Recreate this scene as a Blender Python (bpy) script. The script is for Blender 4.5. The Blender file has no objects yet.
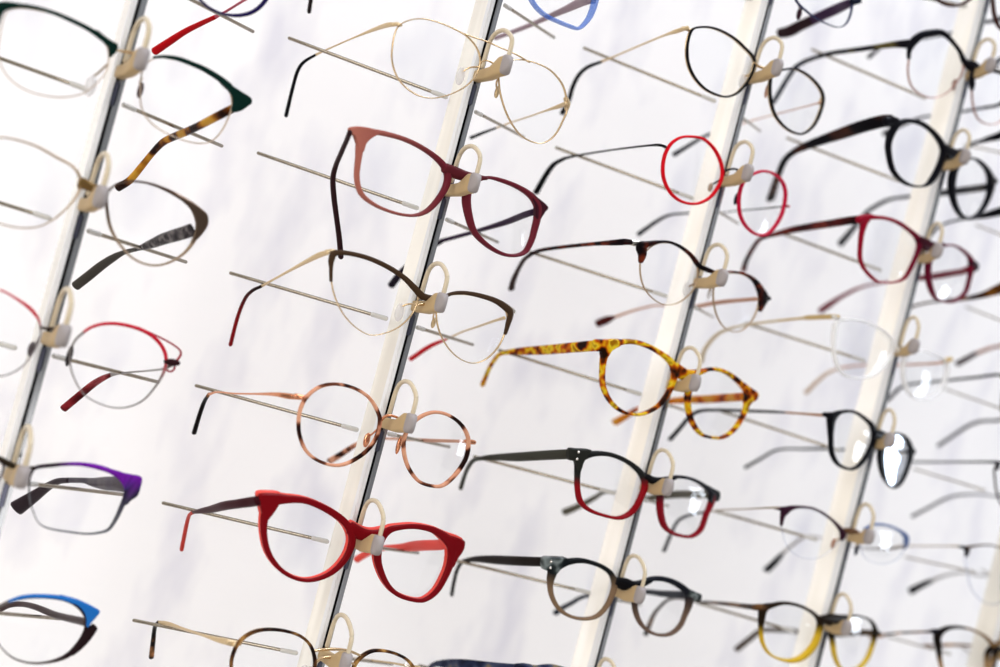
import bpy, math, random
import numpy as np
random.seed(7)
# ------------------------------------------------------------------ camera model (mm; X along wall, Y into wall, Z up)
F = 1200.0
RM = np.array([[0.83042, -0.49447, 0.25672], [0.23471, -0.10742, -0.96611], [0.50529, 0.86253, 0.02685]])
CAM = np.array([-242.757, -471.059, -131.352])
SP = 150.602                                     # rail spacing
C = bpy.context.scene.collection

def ray(px, py):
    d = RM.T @ np.array([(px-500)/F, (py-333.5)/F, 1.0])
    return d
def at(px, py, y):
    """point on the vertical plane Y = y (mm)"""
    d = ray(px, py); return CAM + d*((y-CAM[1])/d[1])
def proj(P):
    q = RM @ (np.array(P, float)-CAM); return np.array([500+F*q[0]/q[2], 333.5+F*q[1]/q[2]])

def lin(h):
    h = h.lstrip('#'); v = [int(h[i:i+2], 16)/255 for i in (0, 2, 4)]
    return tuple((x/12.92 if x <= .04045 else ((x+.055)/1.055)**2.4) for x in v)+(1.0,)

# ------------------------------------------------------------------ materials
DK = .72
def dim(c, k=DK): return (c[0]*k, c[1]*k, c[2]*k, 1.)
MC = {}
def newmat(name):
    m = bpy.data.materials.new(name); m.use_nodes = True
    nt = m.node_tree; b = nt.nodes['Principled BSDF']; b.inputs['Specular IOR Level'].default_value = .07
    return m, nt, b
def solid(h, rough=.28, metal=0., coat=0., name=None, trans=0.):
    key = ('s', h, rough, metal, coat, trans)
    if key in MC: return MC[key]
    m, nt, b = newmat(name or 'paint_'+h.strip('#'))
    b.inputs['Base Color'].default_value = lin(h) if metal > .7 else dim(lin(h)); b.inputs['Roughness'].default_value = rough
    b.inputs['Metallic'].default_value = metal; b.inputs['Coat Weight'].default_value = coat
    b.inputs['Transmission Weight'].default_value = trans
    # faint surface variation keeps plain colours from looking flat
    tc = nt.nodes.new('ShaderNodeTexCoord'); nz = nt.nodes.new('ShaderNodeTexNoise'); nz.inputs['Scale'].default_value = 90
    mr = nt.nodes.new('ShaderNodeMapRange'); mr.inputs['To Min'].default_value = max(.02, rough-.05); mr.inputs['To Max'].default_value = rough+.06
    nt.links.new(tc.outputs['Object'], nz.inputs['Vector']); nt.links.new(nz.outputs['Fac'], mr.inputs['Value']); nt.links.new(mr.outputs['Result'], b.inputs['Roughness'])
    MC[key] = m; return m
def metal(h, rough=.22): return solid(h, rough, .85)
def tort(cols, scale=160., rough=.25, name='tortoise', stretch=1.):
    """mottled acetate: colour ramp over noise"""
    key = ('t', tuple(cols), scale, stretch)
    if key in MC: return MC[key]
    m, nt, b = newmat(name)
    tc = nt.nodes.new('ShaderNodeTexCoord'); nz = nt.nodes.new('ShaderNodeTexNoise')
    nz.inputs['Scale'].default_value = scale; nz.inputs['Detail'].default_value = 1.5
    rp = nt.nodes.new('ShaderNodeValToRGB'); cr = rp.color_ramp
    n = len(cols); ps = [.36+.28*i/(n-1) for i in range(n)]
    cr.elements[0].position = ps[0]; cr.elements[0].color = dim(lin(cols[0]), .75); cr.elements[1].position = ps[-1]; cr.elements[1].color = dim(lin(cols[-1]), .75)
    for i in range(1, n-1):
        e = cr.elements.new(ps[i]); e.color = dim(lin(cols[i]), .75)
    nt.links.new(tc.outputs['Object'], nz.inputs['Vector']); nt.links.new(nz.outputs['Fac'], rp.inputs['Fac']); nt.links.new(rp.outputs['Color'], b.inputs['Base Color'])
    b.inputs['Roughness'].default_value = rough
    MC[key] = m; return m
def vcol(rough=.28, name='gradient_acetate', metal=0.):
    key = ('v', rough, metal)
    if key in MC: return MC[key]
    m, nt, b = newmat(name)
    a = nt.nodes.new('ShaderNodeVertexColor'); a.layer_name = 'Col'
    mu = nt.nodes.new('ShaderNodeMix'); mu.data_type = 'RGBA'; mu.blend_type = 'MULTIPLY'; mu.inputs[0].default_value = 1; mu.inputs[7].default_value = (DK, DK, DK, 1)
    nt.links.new(a.outputs['Color'], mu.inputs[6]); nt.links.new(mu.outputs[2], b.inputs['Base Color']); b.inputs['Roughness'].default_value = rough; b.inputs['Metallic'].default_value = metal
    MC[key] = m; return m
def clear_acetate(h, fac=.5):
    key = ('ca', h, fac)
    if key in MC: return MC[key]
    m, nt, b = newmat('clear_acetate')
    b.inputs['Base Color'].default_value = lin(h); b.inputs['Roughness'].default_value = .12
    t = nt.nodes.new('ShaderNodeBsdfTransparent'); t.inputs['Color'].default_value = lin('#f4f6fb')
    mx = nt.nodes.new('ShaderNodeMixShader'); mx.inputs['Fac'].default_value = fac
    out = nt.nodes['Material Output']
    nt.links.new(t.outputs[0], mx.inputs[1]); nt.links.new(b.outputs[0], mx.inputs[2]); nt.links.new(mx.outputs[0], out.inputs['Surface'])
    MC[key] = m; return m
def lens_mat(base=.005, edge=.08, tint='#fdfeff', gloss='#ffffff', name='spectacle_glass'):
    key = ('l', base, edge, tint, gloss)
    if key in MC: return MC[key]
    m, nt, b = newmat(name); nt.nodes.remove(b)
    t = nt.nodes.new('ShaderNodeBsdfTransparent'); t.inputs['Color'].default_value = lin(tint)
    g = nt.nodes.new('ShaderNodeBsdfGlossy'); g.inputs['Roughness'].default_value = .02; g.inputs['Color'].default_value = lin(gloss)
    lw = nt.nodes.new('ShaderNodeLayerWeight'); lw.inputs['Blend'].default_value = .25
    mr = nt.nodes.new('ShaderNodeMapRange'); mr.inputs['To Min'].default_value = base; mr.inputs['To Max'].default_value = edge
    mx = nt.nodes.new('ShaderNodeMixShader'); out = nt.nodes['Material Output']
    nt.links.new(lw.outputs['Fresnel'], mr.inputs['Value']); nt.links.new(mr.outputs['Result'], mx.inputs['Fac'])
    nt.links.new(t.outputs[0], mx.inputs[1]); nt.links.new(g.outputs[0], mx.inputs[2]); nt.links.new(mx.outputs[0], out.inputs['Surface'])
    MC[key] = m; return m

LENS = lens_mat()
GLARE = lens_mat(.24, .5, '#f4f9ff', '#eaf3ff', 'reflecting_glass')
CLEARPAD = clear_acetate('#efe9e2', .45)

# ------------------------------------------------------------------ mesh helpers
def link(name, me, mat, parent=None, origin=(0, 0, 0)):
    o = bpy.data.objects.new(name, me); C.objects.link(o)
    if mat: me.materials.append(mat)
    if parent: o.parent = parent
    return o
def mesh_obj(name, V, Fc, mat, parent, origin, smooth=True, cols=None):
    o0 = np.array(origin, float)
    me = bpy.data.meshes.new(name)
    me.from_pydata([tuple((np.array(v)-o0)*.001) for v in V], [], Fc)
    if smooth:
        for p in me.polygons: p.use_smooth = True
    if cols is not None:
        ca = me.color_attributes.new('Col', 'FLOAT_COLOR', 'POINT')
        for i, c in enumerate(cols): ca.data[i].color = c
    me.update()
    return link(name, me, mat, parent)
def cr(P, n, closed):
    """Catmull-Rom resampling of rows"""
    P = np.array(P, float); m = len(P)
    if m == 2 and not closed:
        return np.array([P[0]+(P[1]-P[0])*t for t in np.linspace(0, 1, max(2, n))])
    out = []; segs = m if closed else m-1; per = max(2, int(round(n/segs)))
    for i in range(segs):
        if closed: a, b, c, d = P[(i-1) % m], P[i], P[(i+1) % m], P[(i+2) % m]
        else:
            b, c = P[i], P[i+1]; a = P[i-1] if i else 2*b-c; d = P[i+2] if i+2 < m else 2*c-b
        for k in range(per):
            t = k/per
            out.append(.5*((2*b)+(c-a)*t+(2*a-5*b+4*c-d)*t*t+(3*b-a-3*c+d)*t**3))
    if not closed: out.append(P[-1])
    return np.array(out)
def skin(name, cen, A, B, closed, mat, parent, origin, ns=10, sq=.8, cols=None, taper=True):
    """sweep a rounded section (half axes A, B per point)"""
    V = []; Fc = []; n = len(cen); vc = [] if cols is not None else None
    for i in range(n):
        for k in range(ns):
            a = 2*math.pi*k/ns; ca, sa = math.cos(a), math.sin(a)
            V.append(cen[i]+A[i]*math.copysign(abs(ca)**sq, ca)+B[i]*math.copysign(abs(sa)**sq, sa))
            if vc is not None: vc.append(cols[i])
    for i in range(n if closed else n-1):
        j = (i+1) % n
        for k in range(ns):
            l = (k+1) % ns
            Fc.append((i*ns+k, i*ns+l, j*ns+l, j*ns+k))
    if not closed:
        for i, s in ((0, -1), (n-1, 1)):
            t = cen[i]-cen[i-s]; t = t/(np.linalg.norm(t)+1e-9)
            r = min(np.linalg.norm(A[i]), np.linalg.norm(B[i]))*.6
            base = len(V)
            for k in range(ns):
                V.append(cen[i]+(V[i*ns+k]-cen[i])*.62+t*r)
                if vc is not None: vc.append(cols[i])
            V.append(cen[i]+t*r*1.15)
            if vc is not None: vc.append(cols[i])
            for k in range(ns):
                l = (k+1) % ns
                q = (i*ns+k, i*ns+l, base+l, base+k); tr = (base+k, base+l, base+ns)
                Fc.append(q if s > 0 else q[::-1]); Fc.append(tr if s > 0 else tr[::-1])
    return mesh_obj(name, V, Fc, mat, parent, origin, True, vc)
def tube(name, pts, r, mat, parent, origin, n=None, closed=False, ns=8):
    P = cr(pts, n or len(pts)*6, closed); m = len(P); A = []; B = []
    for i in range(m):
        t = (P[(i+1) % m]-P[i-1]) if closed else P[min(i+1, m-1)]-P[max(i-1, 0)]
        t /= np.linalg.norm(t)+1e-9
        u = np.cross(t, (0, 0, 1.)) if abs(t[2]) < .9 else np.cross(t, (1., 0, 0)); u /= np.linalg.norm(u)
        A.append(u*r); B.append(np.cross(t, u)*r)
    return skin(name, P, A, B, closed, mat, parent, origin, ns, 1.)
def box(name, lo, hi, mat, parent, origin, bev=.6):
    import bmesh
    bm = bmesh.new(); bmesh.ops.create_cube(bm, size=1)
    lo = np.array(lo, float); hi = np.array(hi, float); o0 = np.array(origin, float)
    for v in bm.verts:
        p = (lo+hi)/2+np.array(v.co)*(hi-lo); v.co = (p-o0)*.001
    if bev: bmesh.ops.bevel(bm, geom=list(bm.edges), offset=bev*.001, segments=2, affect='EDGES')
    me = bpy.data.meshes.new(name); bm.to_mesh(me); bm.free()
    return link(name, me, mat, parent)
def thing(name, label, cat, loc, group=None):
    o = bpy.data.objects.new(name, None); C.objects.link(o); o.empty_display_size = .01
    o.location = tuple(np.array(loc)*.001); o['label'] = label; o['category'] = cat
    if group: o['group'] = group
    return o

# ------------------------------------------------------------------ eyeglasses builder
class K:                                             # a zoomed view: origin and scale of its coordinates
    def __init__(s, x, y, k): s.x, s.y, s.k = x, y, k
    def __call__(s, p):
        q = list(p); q[0] = s.x+p[0]/s.k; q[1] = s.y+p[1]/s.k
        return q
PXK = K(0, 0, 1)
def shift(k, dx, dy): return K(k.x+dx, k.y+dy, k.k)
def wid(pts, w):
    return [tuple(p)+(w,) if len(p) == 2 else tuple(p) for p in pts]

class Glasses:
    def __init__(s, hold, label, Y=12., yaw=None, wrap=.0009):
        s.h = hold; s.P = at(hold[0], hold[1], 0.); s.Xc = s.P[0]; s.Y = Y; s.k = wrap; s.yaw = 0. if yaw is None else math.radians(yaw); s.auto = yaw is None
        s.org = np.array([s.P[0], Y, s.P[2]]); s.label = label
        s.e = thing('eyeglasses', label, 'eyeglasses', s.org, 'eyeglasses on the display rails')
        s.lens_out = {}
    def U(s, px, py, d=0., k=None):
        k = s.k if k is None else k; ty = math.tan(s.yaw); r = ray(px, py); t = (s.Y-CAM[1])/r[1]
        for _ in range(8):
            p = CAM+r*t; dx = p[0]-s.Xc
            dx = max(-110, min(110, dx))
            t = (s.Y+d+ty*dx+k*dx*dx-CAM[1])/r[1]
        return CAM+r*t
    def fit(s, crL, L, crR, R):
        """turn the frame so that both lenses come out equally wide"""
        if not s.auto: return
        best = None
        for a in np.linspace(-.22, .22, 45):
            s.yaw = a
            def w(cr_, pts):
                q = np.array([s.U(*cr_(p)[:2]) for p in pts]); x = q[:, 0]; return (x.max()-x.min())/math.cos(a)
            e = abs(math.log(w(crL, L)/w(crR, R)))+.15*abs(a)
            if best is None or e < best[0]: best = (e, a, w(crL, L), w(crR, R))
        s.yaw = best[1]
        print('FIT', s.label[:40], 'yaw %.1f  widths %.1f %.1f' % (math.degrees(s.yaw), best[2], best[3]))
    def sweep(s, name, crp, pts, mat, depth=3., closed=False, w=8., n=None, d=0., par=None, cols=None, sq=.75, surf=True, ns=10, ofs=0.):
        """pts: (x, y, width[, colour-parameter]) on the front surface at depth d"""
        P = cr([crp(p) for p in wid(pts, w)], n or (84 if closed else max(10, len(pts)*6)), closed)
        k = crp.k; m = len(P); cen = []; A = []; B = []
        for i in range(m):
            t = (P[(i+1) % m]-P[i-1]) if closed else P[min(i+1, m-1)]-P[max(i-1, 0)]
            t = t[:2]/(np.linalg.norm(t[:2])+1e-9); nn = np.array([-t[1], t[0]])*P[i][2]/k*.5
            a = s.U(P[i][0]+nn[0], P[i][1]+nn[1], d); b = s.U(P[i][0]-nn[0], P[i][1]-nn[1], d)
            c = (a+b)/2; v = (a-b)/2
            cen.append(c); A.append(v)
        for i in range(m):
            t = (cen[(i+1) % m]-cen[i-1]) if closed else cen[min(i+1, m-1)]-cen[max(i-1, 0)]
            u = np.cross(t, A[i]); u /= np.linalg.norm(u)+1e-9
            dd = depth if depth else 2*np.linalg.norm(A[i])
            B.append(u*dd*.5)
            if ofs: cen[i] = cen[i]+np.array([0, ofs, 0])
        cc = None
        if cols is not None:
            zs = np.array([c[2] for c in cen])
            cc = [cols(c, P[i]) for i, c in enumerate(cen)]
        o = skin(name, cen, A, B, closed, mat, par or s.e, s.org, ns, sq, cc)
        return o
    def lens(s, crp, pts, mat=None, d=.6, bulge=2.2, name='lens'):
        P = cr([crp(p[:2]) for p in pts], 64, True)
        Q = np.array([s.U(p[0], p[1], d) for p in P]); s._lens(Q, mat, bulge, name); return Q
    def _lens(s, Q, mat=None, bulge=2.2, name='lens'):
        c = Q.mean(0); V = []; Fc = []; n = len(Q); rings = [1., .85, .6, .3]
        for r in rings:
            for q in Q: V.append(c+(q-c)*r+np.array([0, -bulge*(1-r*r), 0]))
        V.append(c+np.array([0, -bulge, 0]))
        for a in range(len(rings)-1):
            for i in range(n):
                j = (i+1) % n; Fc.append((a*n+i, a*n+j, (a+1)*n+j, (a+1)*n+i))
        a = len(rings)-1
        for i in range(n): Fc.append((a*n+i, a*n+(i+1) % n, len(V)-1))
        return mesh_obj(name, V, Fc, mat or LENS, s.e, s.org)
    def temple(s, crp, pts, mat, thick=2.4, tip=None, tipmat=None, name='temple', n=None, w=6., cols=None, tipthick=None, tiplabel=None):
        """pts: (x, y, depth mm, width); tip = index where the tip part begins"""
        pts = [tuple(p)+(w,) if len(p) == 3 else tuple(p) for p in pts]
        def run(nm, pp, mt, par, th):
            P = cr([crp(p) for p in pp], n or max(8, len(pp)*7), False); k = crp.k; cen = []; A = []; B = []; m = len(P)
            for i in range(m):
                t = P[min(i+1, m-1)]-P[max(i-1, 0)]; t = t[:2]/(np.linalg.norm(t[:2])+1e-9)
                nn = np.array([-t[1], t[0]])*P[i][3]/k*.5
                a = s.U(P[i][0]+nn[0], P[i][1]+nn[1], P[i][2], 0); b = s.U(P[i][0]-nn[0], P[i][1]-nn[1], P[i][2], 0)
                cen.append((a+b)/2); A.append((a-b)/2)
            for i in range(m):
                t = cen[min(i+1, m-1)]-cen[max(i-1, 0)]; t = t/(np.linalg.norm(t)+1e-9)
                hw = np.linalg.norm(A[i]); v = A[i]-t*(A[i]@t); v = v/(np.linalg.norm(v)+1e-9); A[i] = v*hw
                u = np.cross(t, v); B.append(u*min(th*.5, max(hw*1.3, .5)))
            return skin(nm, cen, A, B, False, mt, par, s.org, 10, .85)
        if tip is None: return run(name, pts, mat, s.e, thick)
        o = run(name, pts[:tip+1], mat, s.e, thick)
        q = run('temple_tip', pts[tip:], tipmat, o, tipthick or thick+.6)
        if tiplabel: q['label'] = tiplabel
        return o
    def plate(s, name, crp, poly, mat, depth=2.4, d=0., par=None, cols=None, n=60, round_=True, ofs=0.):
        """flat flared piece: traced outline extruded to a thin plate"""
        P = cr([crp(p) for p in poly], n, True) if round_ else np.array([crp(p) for p in poly], float)
        Q = [s.U(p[0], p[1], d)+np.array([0, ofs, 0]) for p in P]; m = len(Q); c = sum(Q)/m; V = []; Fc = []
        rings = [(-depth/2, .88), (-depth/2+.5, 1.), (depth/2-.5, 1.), (depth/2, .88)]
        for y, k in rings:
            for q in Q: V.append(c+(q-c)*k+np.array([0, y, 0]))
        for a in range(3):
            for i in range(m):
                j = (i+1) % m; Fc.append((a*m+i, a*m+j, (a+1)*m+j, (a+1)*m+i))
        Fc.append(tuple(range(m-1, -1, -1))); Fc.append(tuple(3*m+i for i in range(m)))
        cc = None
        if cols is not None:
            cc = [cols(v, P[i % m]) for i, v in enumerate(V)]
        return mesh_obj(name, V, Fc, mat, par or s.e, s.org, False, cc)
    def wire(s, name, crp, pts, r, mat, par=None):
        """thin wire through (x, y, depth)"""
        return tube(name, [s.U(*crp(p)[:2], p[2] if len(p) > 2 else 0.) for p in pts], r, mat, par or s.e, s.org)
    def pad(s, crp, arm, at_, mat, armmat, r=(2.2, 1.0, 4.2)):
        a = s.wire('pad_arm', crp, arm, .42, armmat)
        c = s.U(*crp(at_)[:2], at_[2]); V = []; Fc = []; nu, nv = 12, 7
        for i in range(nv+1):
            f = math.pi*i/nv
            for k in range(nu):
                g = 2*math.pi*k/nu
                V.append(c+np.array([r[0]*math.sin(f)*math.cos(g), r[1]*math.sin(f)*math.sin(g), r[2]*math.cos(f)]))
        for i in range(nv):
            for k in range(nu): Fc.append((i*nu+k, i*nu+(k+1) % nu, (i+1)*nu+(k+1) % nu, (i+1)*nu+k))
        p = mesh_obj('nose_pad', V, Fc, mat, s.e, s.org); a.parent = p
    def mirror(s, names):
        """the other half of a frame that leaves the picture: mirrored copies of parts"""
        for o in names:
            kids = list(o.children)
            def mk(ob, par):
                c = ob.copy(); me = ob.data.copy(); c.data = me; C.objects.link(c); c.parent = par
                for v in me.vertices: v.co.x = -v.co.x
                me.flip_normals(); return c
            c = mk(o, s.e)
            for ch in kids: mk(ch, c)
def knob(s, crp, p, r, mat, name='hinge', par=None, sx=1.):
    """small hinge barrel"""
    c = s.U(*crp(p)[:2], p[2] if len(p) > 2 else 2.)
    return tube(name, [c+np.array([0, 0, -r*1.3]), c, c+np.array([0, 0, r*1.3])], r, mat, par or s.e, s.org, n=4, ns=8)

def ygrad(crp, y0, y1, c0, c1, stops=None):
    """colour by height in the traced outline"""
    a, b = np.array(lin(c0)), np.array(lin(c1)); Y0 = crp((0, y0))[1]; Y1 = crp((0, y1))[1]
    def f(c, p):
        t = min(1, max(0, (p[1]-Y0)/(Y1-Y0))); return tuple(a*(1-t)+b*t)
    return f
# ------------------------------------------------------------------ palette
GOLD = metal('#d3bb98', .25); ROSE = metal('#d69a78', .25); STEEL = metal('#8f8a86', .3); SILVER = metal('#d8d4cd', .2)
BLACK = solid('#17171b', .25); NAVY = solid('#1d2033', .3); BLACKMET = solid('#141418', .3, .3)
GOLDLT = solid('#ecd3ab', .3, .5); PEACH = solid('#e2b49c', .35)

def acetate_ends(g, crp, pts, mat, depth=4., cols=None, d=1.5):
    return g.sweep('end_piece', crp, pts, mat, depth, d=d, cols=cols)

# ================================================================= second rail (sharp)
H2 = [(506.8, 64), (474.8, 182), (441.6, 301.7), (410.6, 422.5), (377.8, 544.4), (346, 662)]
# --- gold aviator
k = K(380, 10, 4.536); k5 = K(250, 0, 2.7778)
g = Glasses(H2[0], 'thin gold wire aviator glasses with double bridge and black tips, top of second rail')
L = [(68,105),(84,74),(115,53),(160,41),(210,42),(270,58),(330,83),(385,113),(425,152),(450,200),(452,250),(432,300),(390,345),(330,378),(270,396),(220,399),(165,384),(110,345),(72,292),(54,225),(57,155)]
R = [(538,290),(540,340),(548,390),(570,460),(600,520),(640,570),(690,598),(735,604),(775,585),(805,550),(830,500),(848,455),(845,400),(830,345),(800,300),(760,265),(710,242),(660,228),(610,226),(565,236),(545,258)]
g.fit(k, L, k, R)
for q in (L, R):
    g.sweep('rim', k, q, GOLD, 1.2, True, 6); g.lens(k, q)
g.sweep('brow_bar', k, [(366,102),(420,122),(480,142),(550,172),(620,203),(678,238)], GOLD, 1.1, w=6, d=-.5)
g.sweep('bridge', k, [(452,245),(466,232),(488,230),(510,240),(530,252),(546,262)], GOLD, 1.2, w=7, d=0)
g.pad(k, [(448,258,0),(405,262,4),(372,282,6)], (364,300,6), CLEARPAD, GOLD)
g.pad(k, [(540,300,0),(528,330,5),(530,360,6)], (531,372,6), GOLDLT, GOLD, (1.2,1,3))
g.sweep('end_piece', k, [(95,70,14),(75,64,20),(55,68,16)], GOLDLT, 2.2, d=1.5)
g.sweep('end_piece', k, [(843,400,16),(850,425,22),(846,450,14)], GOLDLT, 2.2, d=1.5)
g.temple(k5, [(412,68,1,8),(385,69,8,14),(350,80,25,11),(290,104,48,5),(215,137,76,5),(183,152,86,7),(150,172,93,9),(132,198,98,9),(117,250,104,9),(100,322,110,10)], GOLDLT, 1.2, 5, BLACK, tiplabel='black plastic temple tip')
g.temple(k, [(842,424,1,18),(815,436,8,20),(760,454,20,10),(680,482,42,7),(600,508,62,7),(530,534,80,9),(470,556,92,13),(412,580,103,15)], GOLDLT, 1.2, 5, BLACK)

# --- dusty pink rectangle
k = K(320, 120, 4.1667)
g = Glasses(H2[1], 'dusty pink plastic rectangular glasses whose left temple hangs straight down')
pk = vcol(.3)
def pc(c, p):
    t = min(1, max(0, (p[0]-345)/95)); a = np.array(lin('#c4806f')); b = np.array(lin('#7c2f3c')); return tuple(a*(1-t)+b*t)
L = [(215,52,26),(290,62,22),(370,88,20),(450,132,20),(508,182,24),(532,230,26),(522,282,22),(485,340,20),(440,382,17),(385,398,13),(310,387,13),(230,355,14),(172,308,17),(153,240,17),(160,160,22),(172,90,36)]
R = [(690,240,14),(750,250,18),(820,277,20),(875,312,24),(906,355,30),(906,400,24),(895,450,20),(878,508,16),(850,552,14),(800,565,14),(745,552,16),(685,513,18),(640,462,22),(617,390,28),(610,320,32),(630,265,26)]
g.fit(k, L, k, R)
for q in (L, R):
    g.sweep('rim', k, q, pk, 3.2, True, cols=pc); g.lens(k, q, d=1)
g.sweep('bridge', k, [(520,200,44),(560,218,50),(600,232,44),(650,240,30),(690,242,16)], pk, 3.6, cols=lambda c, p: lin('#6d2c35'))
g.plate('end_piece', k, [(122,32),(160,27),(215,36),(255,50),(215,74),(190,98),(178,132),(158,132),(150,95),(138,64),(122,56)], pk, 3.2, cols=pc)
g.plate('end_piece', k, [(870,297),(905,325),(938,352),(946,368),(935,382),(922,402),(906,425),(894,400),(893,360),(880,330)], pk, 3.2, cols=lambda c, p: lin('#4a1d2b'))
brn = solid('#3a2226', .3)
g.temple(k, [(124,52,2,18),(112,82,7,17),(92,128,15,17),(66,190,26,17),(54,245,30,17),(58,320,32,18),(68,400,33,17),(80,490,36,18),(87,572,38,18)], brn, 2.6)
g.temple(k, [(900,380,3,26),(850,396,12,26),(780,424,30,24),(690,452,52,18),(600,478,72,16),(510,502,88,16),(440,545,94,17),(375,600,99,20),(335,640,103,25),(296,690,107,27)], solid('#3b2440', .3), 2.4, 5, solid('#2c2230', .3))

# --- brown browline
k = K(300, 235, 4.1667); k6 = K(180, 220, 2.7778)
g = Glasses(H2[2], 'matt brown browline glasses with thin gold lower rims and red temple tips')
BR = solid('#54402f', .45)
L = [(130,120),(132,200),(148,265),(182,332),(232,385),(290,416),(350,410),(412,383),(462,335),(488,280),(484,232),(430,180),(360,137),(280,102),(200,82),(145,86)]
R = [(568,310),(572,370),(590,425),(625,480),(670,518),(720,534),(770,520),(815,480),(845,430),(862,370),(858,320),(810,282),(740,258),(680,248),(620,252),(582,275)]
g.fit(k, L, k, R)
for q in (L, R):
    g.sweep('rim', k, q, GOLD, 1.1, True, 4.5); g.lens(k, q)
g.sweep('brow_bar', k, [(129,192,9),(129,140,13),(131,102,24),(146,76,26),(200,76,20),(280,95,20),(360,130,21),(430,175,22),(478,222,27),(512,256,30),(560,264,24),(600,256,14),(640,242,12),(680,240,15),(740,250,19),(810,272,23),(858,302,30),(876,328,24),(866,372,16),(855,412,8)], BR, 1.9, n=150, d=-.5)
g.sweep('end_piece', k, [(150,68,14),(128,66,16),(108,72,20)], GOLDLT, 2, d=2)
g.sweep('end_piece', k, [(862,300,26),(884,312,16),(892,322,12)], SILVER, 2, d=1)
g.sweep('bridge', k, [(488,292,10),(510,288,14),(540,290,12),(570,296,9)], GOLD, 1.6)
g.pad(k, [(486,290,0),(450,288,4),(420,300,6)], (414,322,6), CLEARPAD, GOLD)
g.pad(k, [(562,318,0),(555,340,5),(556,360,6)], (556,366,6), GOLDLT, GOLD, (1.1,1,2.6))
g.temple(k6, [(412,90,2,12),(388,97,9,15),(350,116,22,11),(300,143,44,7),(255,168,64,6),(228,183,76,8),(200,197,84,9),(180,220,92,9),(160,270,99,9),(140,347,106,10)], GOLDLT, 1.2, 5, vcol(.3))
q = [o for o in bpy.data.objects if o.name.startswith('temple_tip')][-1]
def paint_tip(o, c0, c1):
    me = o.data; ca = me.color_attributes.get('Col') or me.color_attributes.new('Col', 'FLOAT_COLOR', 'POINT')
    zs = [v.co.z for v in me.vertices]; lo, hi = min(zs), max(zs)
    a, b = np.array(lin(c0)), np.array(lin(c1))
    for i, v in enumerate(me.vertices):
        t = (hi-v.co.z)/(hi-lo); t = min(1, max(0, (t-.1)/.5)); ca.data[i].color = tuple(a*(1-t)+b*t)
paint_tip(q, '#2a1512', '#9c1a22'); q['label'] = 'dark red temple tip'
g.temple(k, [(852,345,2,14),(815,356,12,10),(740,382,34,8),(675,404,52,7),(612,434,70,8),(580,446,78,14),(530,470,87,17),(460,518,98,18)], GOLDLT, 1.2, 4, solid('#d6333c', .3), tiplabel='bright red temple tip')

# --- round rose tortoise
k = K(270, 355, 4.4444)
g = Glasses(H2[3], 'round glasses with pale pink and dark brown mottled rims and rose gold bridge')
T3 = tort(['#2a1411', '#7d4a35', '#e0a384', '#e9b496', '#e3a98a'], 130, name='pink_tortoise')
L = [(305,130),(380,150),(440,190),(478,250),(488,300),(470,370),(425,430),(350,478),(285,490),(215,470),(160,425),(130,350),(129,270),(150,205),(190,160),(240,135)]
R = [(720,255),(780,262),(835,295),(870,340),(882,390),(870,460),(825,530),(770,578),(720,582),(660,560),(615,500),(595,430),(597,370),(620,320),(660,280)]
g.fit(k, L, k, R)
for q in (L, R):
    g.sweep('rim', k, q, T3, 1.9, True, 15); g.lens(k, q)
    g.sweep('inner_rim', k, q, ROSE, 1., True, 6, ofs=1.3)
g.sweep('bridge', k, [(488,300,9),(502,280,10),(525,268,11),(550,272,11),(575,285,10),(606,330,8)], ROSE, 1.5)
g.pad(k, [(482,325,0),(455,350,4),(440,362,6)], (430,378,6), ROSE, ROSE, (1.6,1,3.4))
g.pad(k, [(597,400,0),(585,385,5),(572,388,7)], (572,400,7), ROSE, ROSE, (1.2,1,4.4))
g.sweep('end_piece', k, [(165,188,16),(140,186,22),(112,182,24)], ROSE, 2.2, d=1.5)
g.sweep('end_piece', k, [(870,383,18),(890,386,22),(908,388,20)], ROSE, 2.2, d=1.5)
g.temple(k6, [(340,494,2,12),(300,489,8,16),(262,484,16,11),(210,483,34,6),(150,482,56,5),(105,478,74,5),(80,484,84,8),(66,508,92,10),(52,548,98,11),(39,592,104,12)], ROSE, 1.3, 6, tort(['#171012', '#1d1414', '#c58c5c'], 90, name='dark_tortoise'))
g.temple(k, [(880,384,2,14),(840,383,10,14),(760,381,24,15),(690,379,38,16),(610,374,54,14),(480,372,78,10),(405,385,88,14),(360,412,96,20),(310,445,104,24),(264,472,112,26)], solid('#e6b8a2', .3, .3), 1.4, 6, T3)

# --- red cat eye
k = K(235, 470, 4.1667); k7 = K(120, 427, 2.7778)
g = Glasses(H2[4], 'thick dark red plastic glasses with coral inner edges on second rail')
RED = solid('#8a0f1b', .3); CORAL = solid('#ff6a60', .3)
L = [(158,128,52),(215,122,36),(285,126,28),(350,148,28),(420,187,30),(466,228,30),(488,282,28),(476,340,24),(440,395,20),(385,438,16),(310,460,14),(240,447,16),(180,405,20),(137,340,23),(120,260,25),(126,185,34)]
R = [(640,252,26),(695,238,20),(760,236,22),(830,252,28),(885,290,42),(906,330,40),(898,385,26),(878,440,20),(840,505,17),(790,541,15),(740,541,16),(680,520,19),(636,480,21),(606,420,25),(594,360,28),(606,295,30)]
g.fit(k, L, k, R)
for q in (L, R):
    r = g.sweep('rim', k, q, RED, 1.9, True, sq=.5); g.lens(k, q, d=2.4)
    b = g.sweep('inner_layer', k, [(x, y, w*1.04) for x, y, w in q], CORAL, 3.0, True, ofs=2.4, par=r, sq=.45); b['label'] = 'coral inner layer'
r = g.sweep('bridge', k, [(478,240,56),(530,268,54),(578,270,40),(632,258,34)], RED, 1.9)
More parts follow.
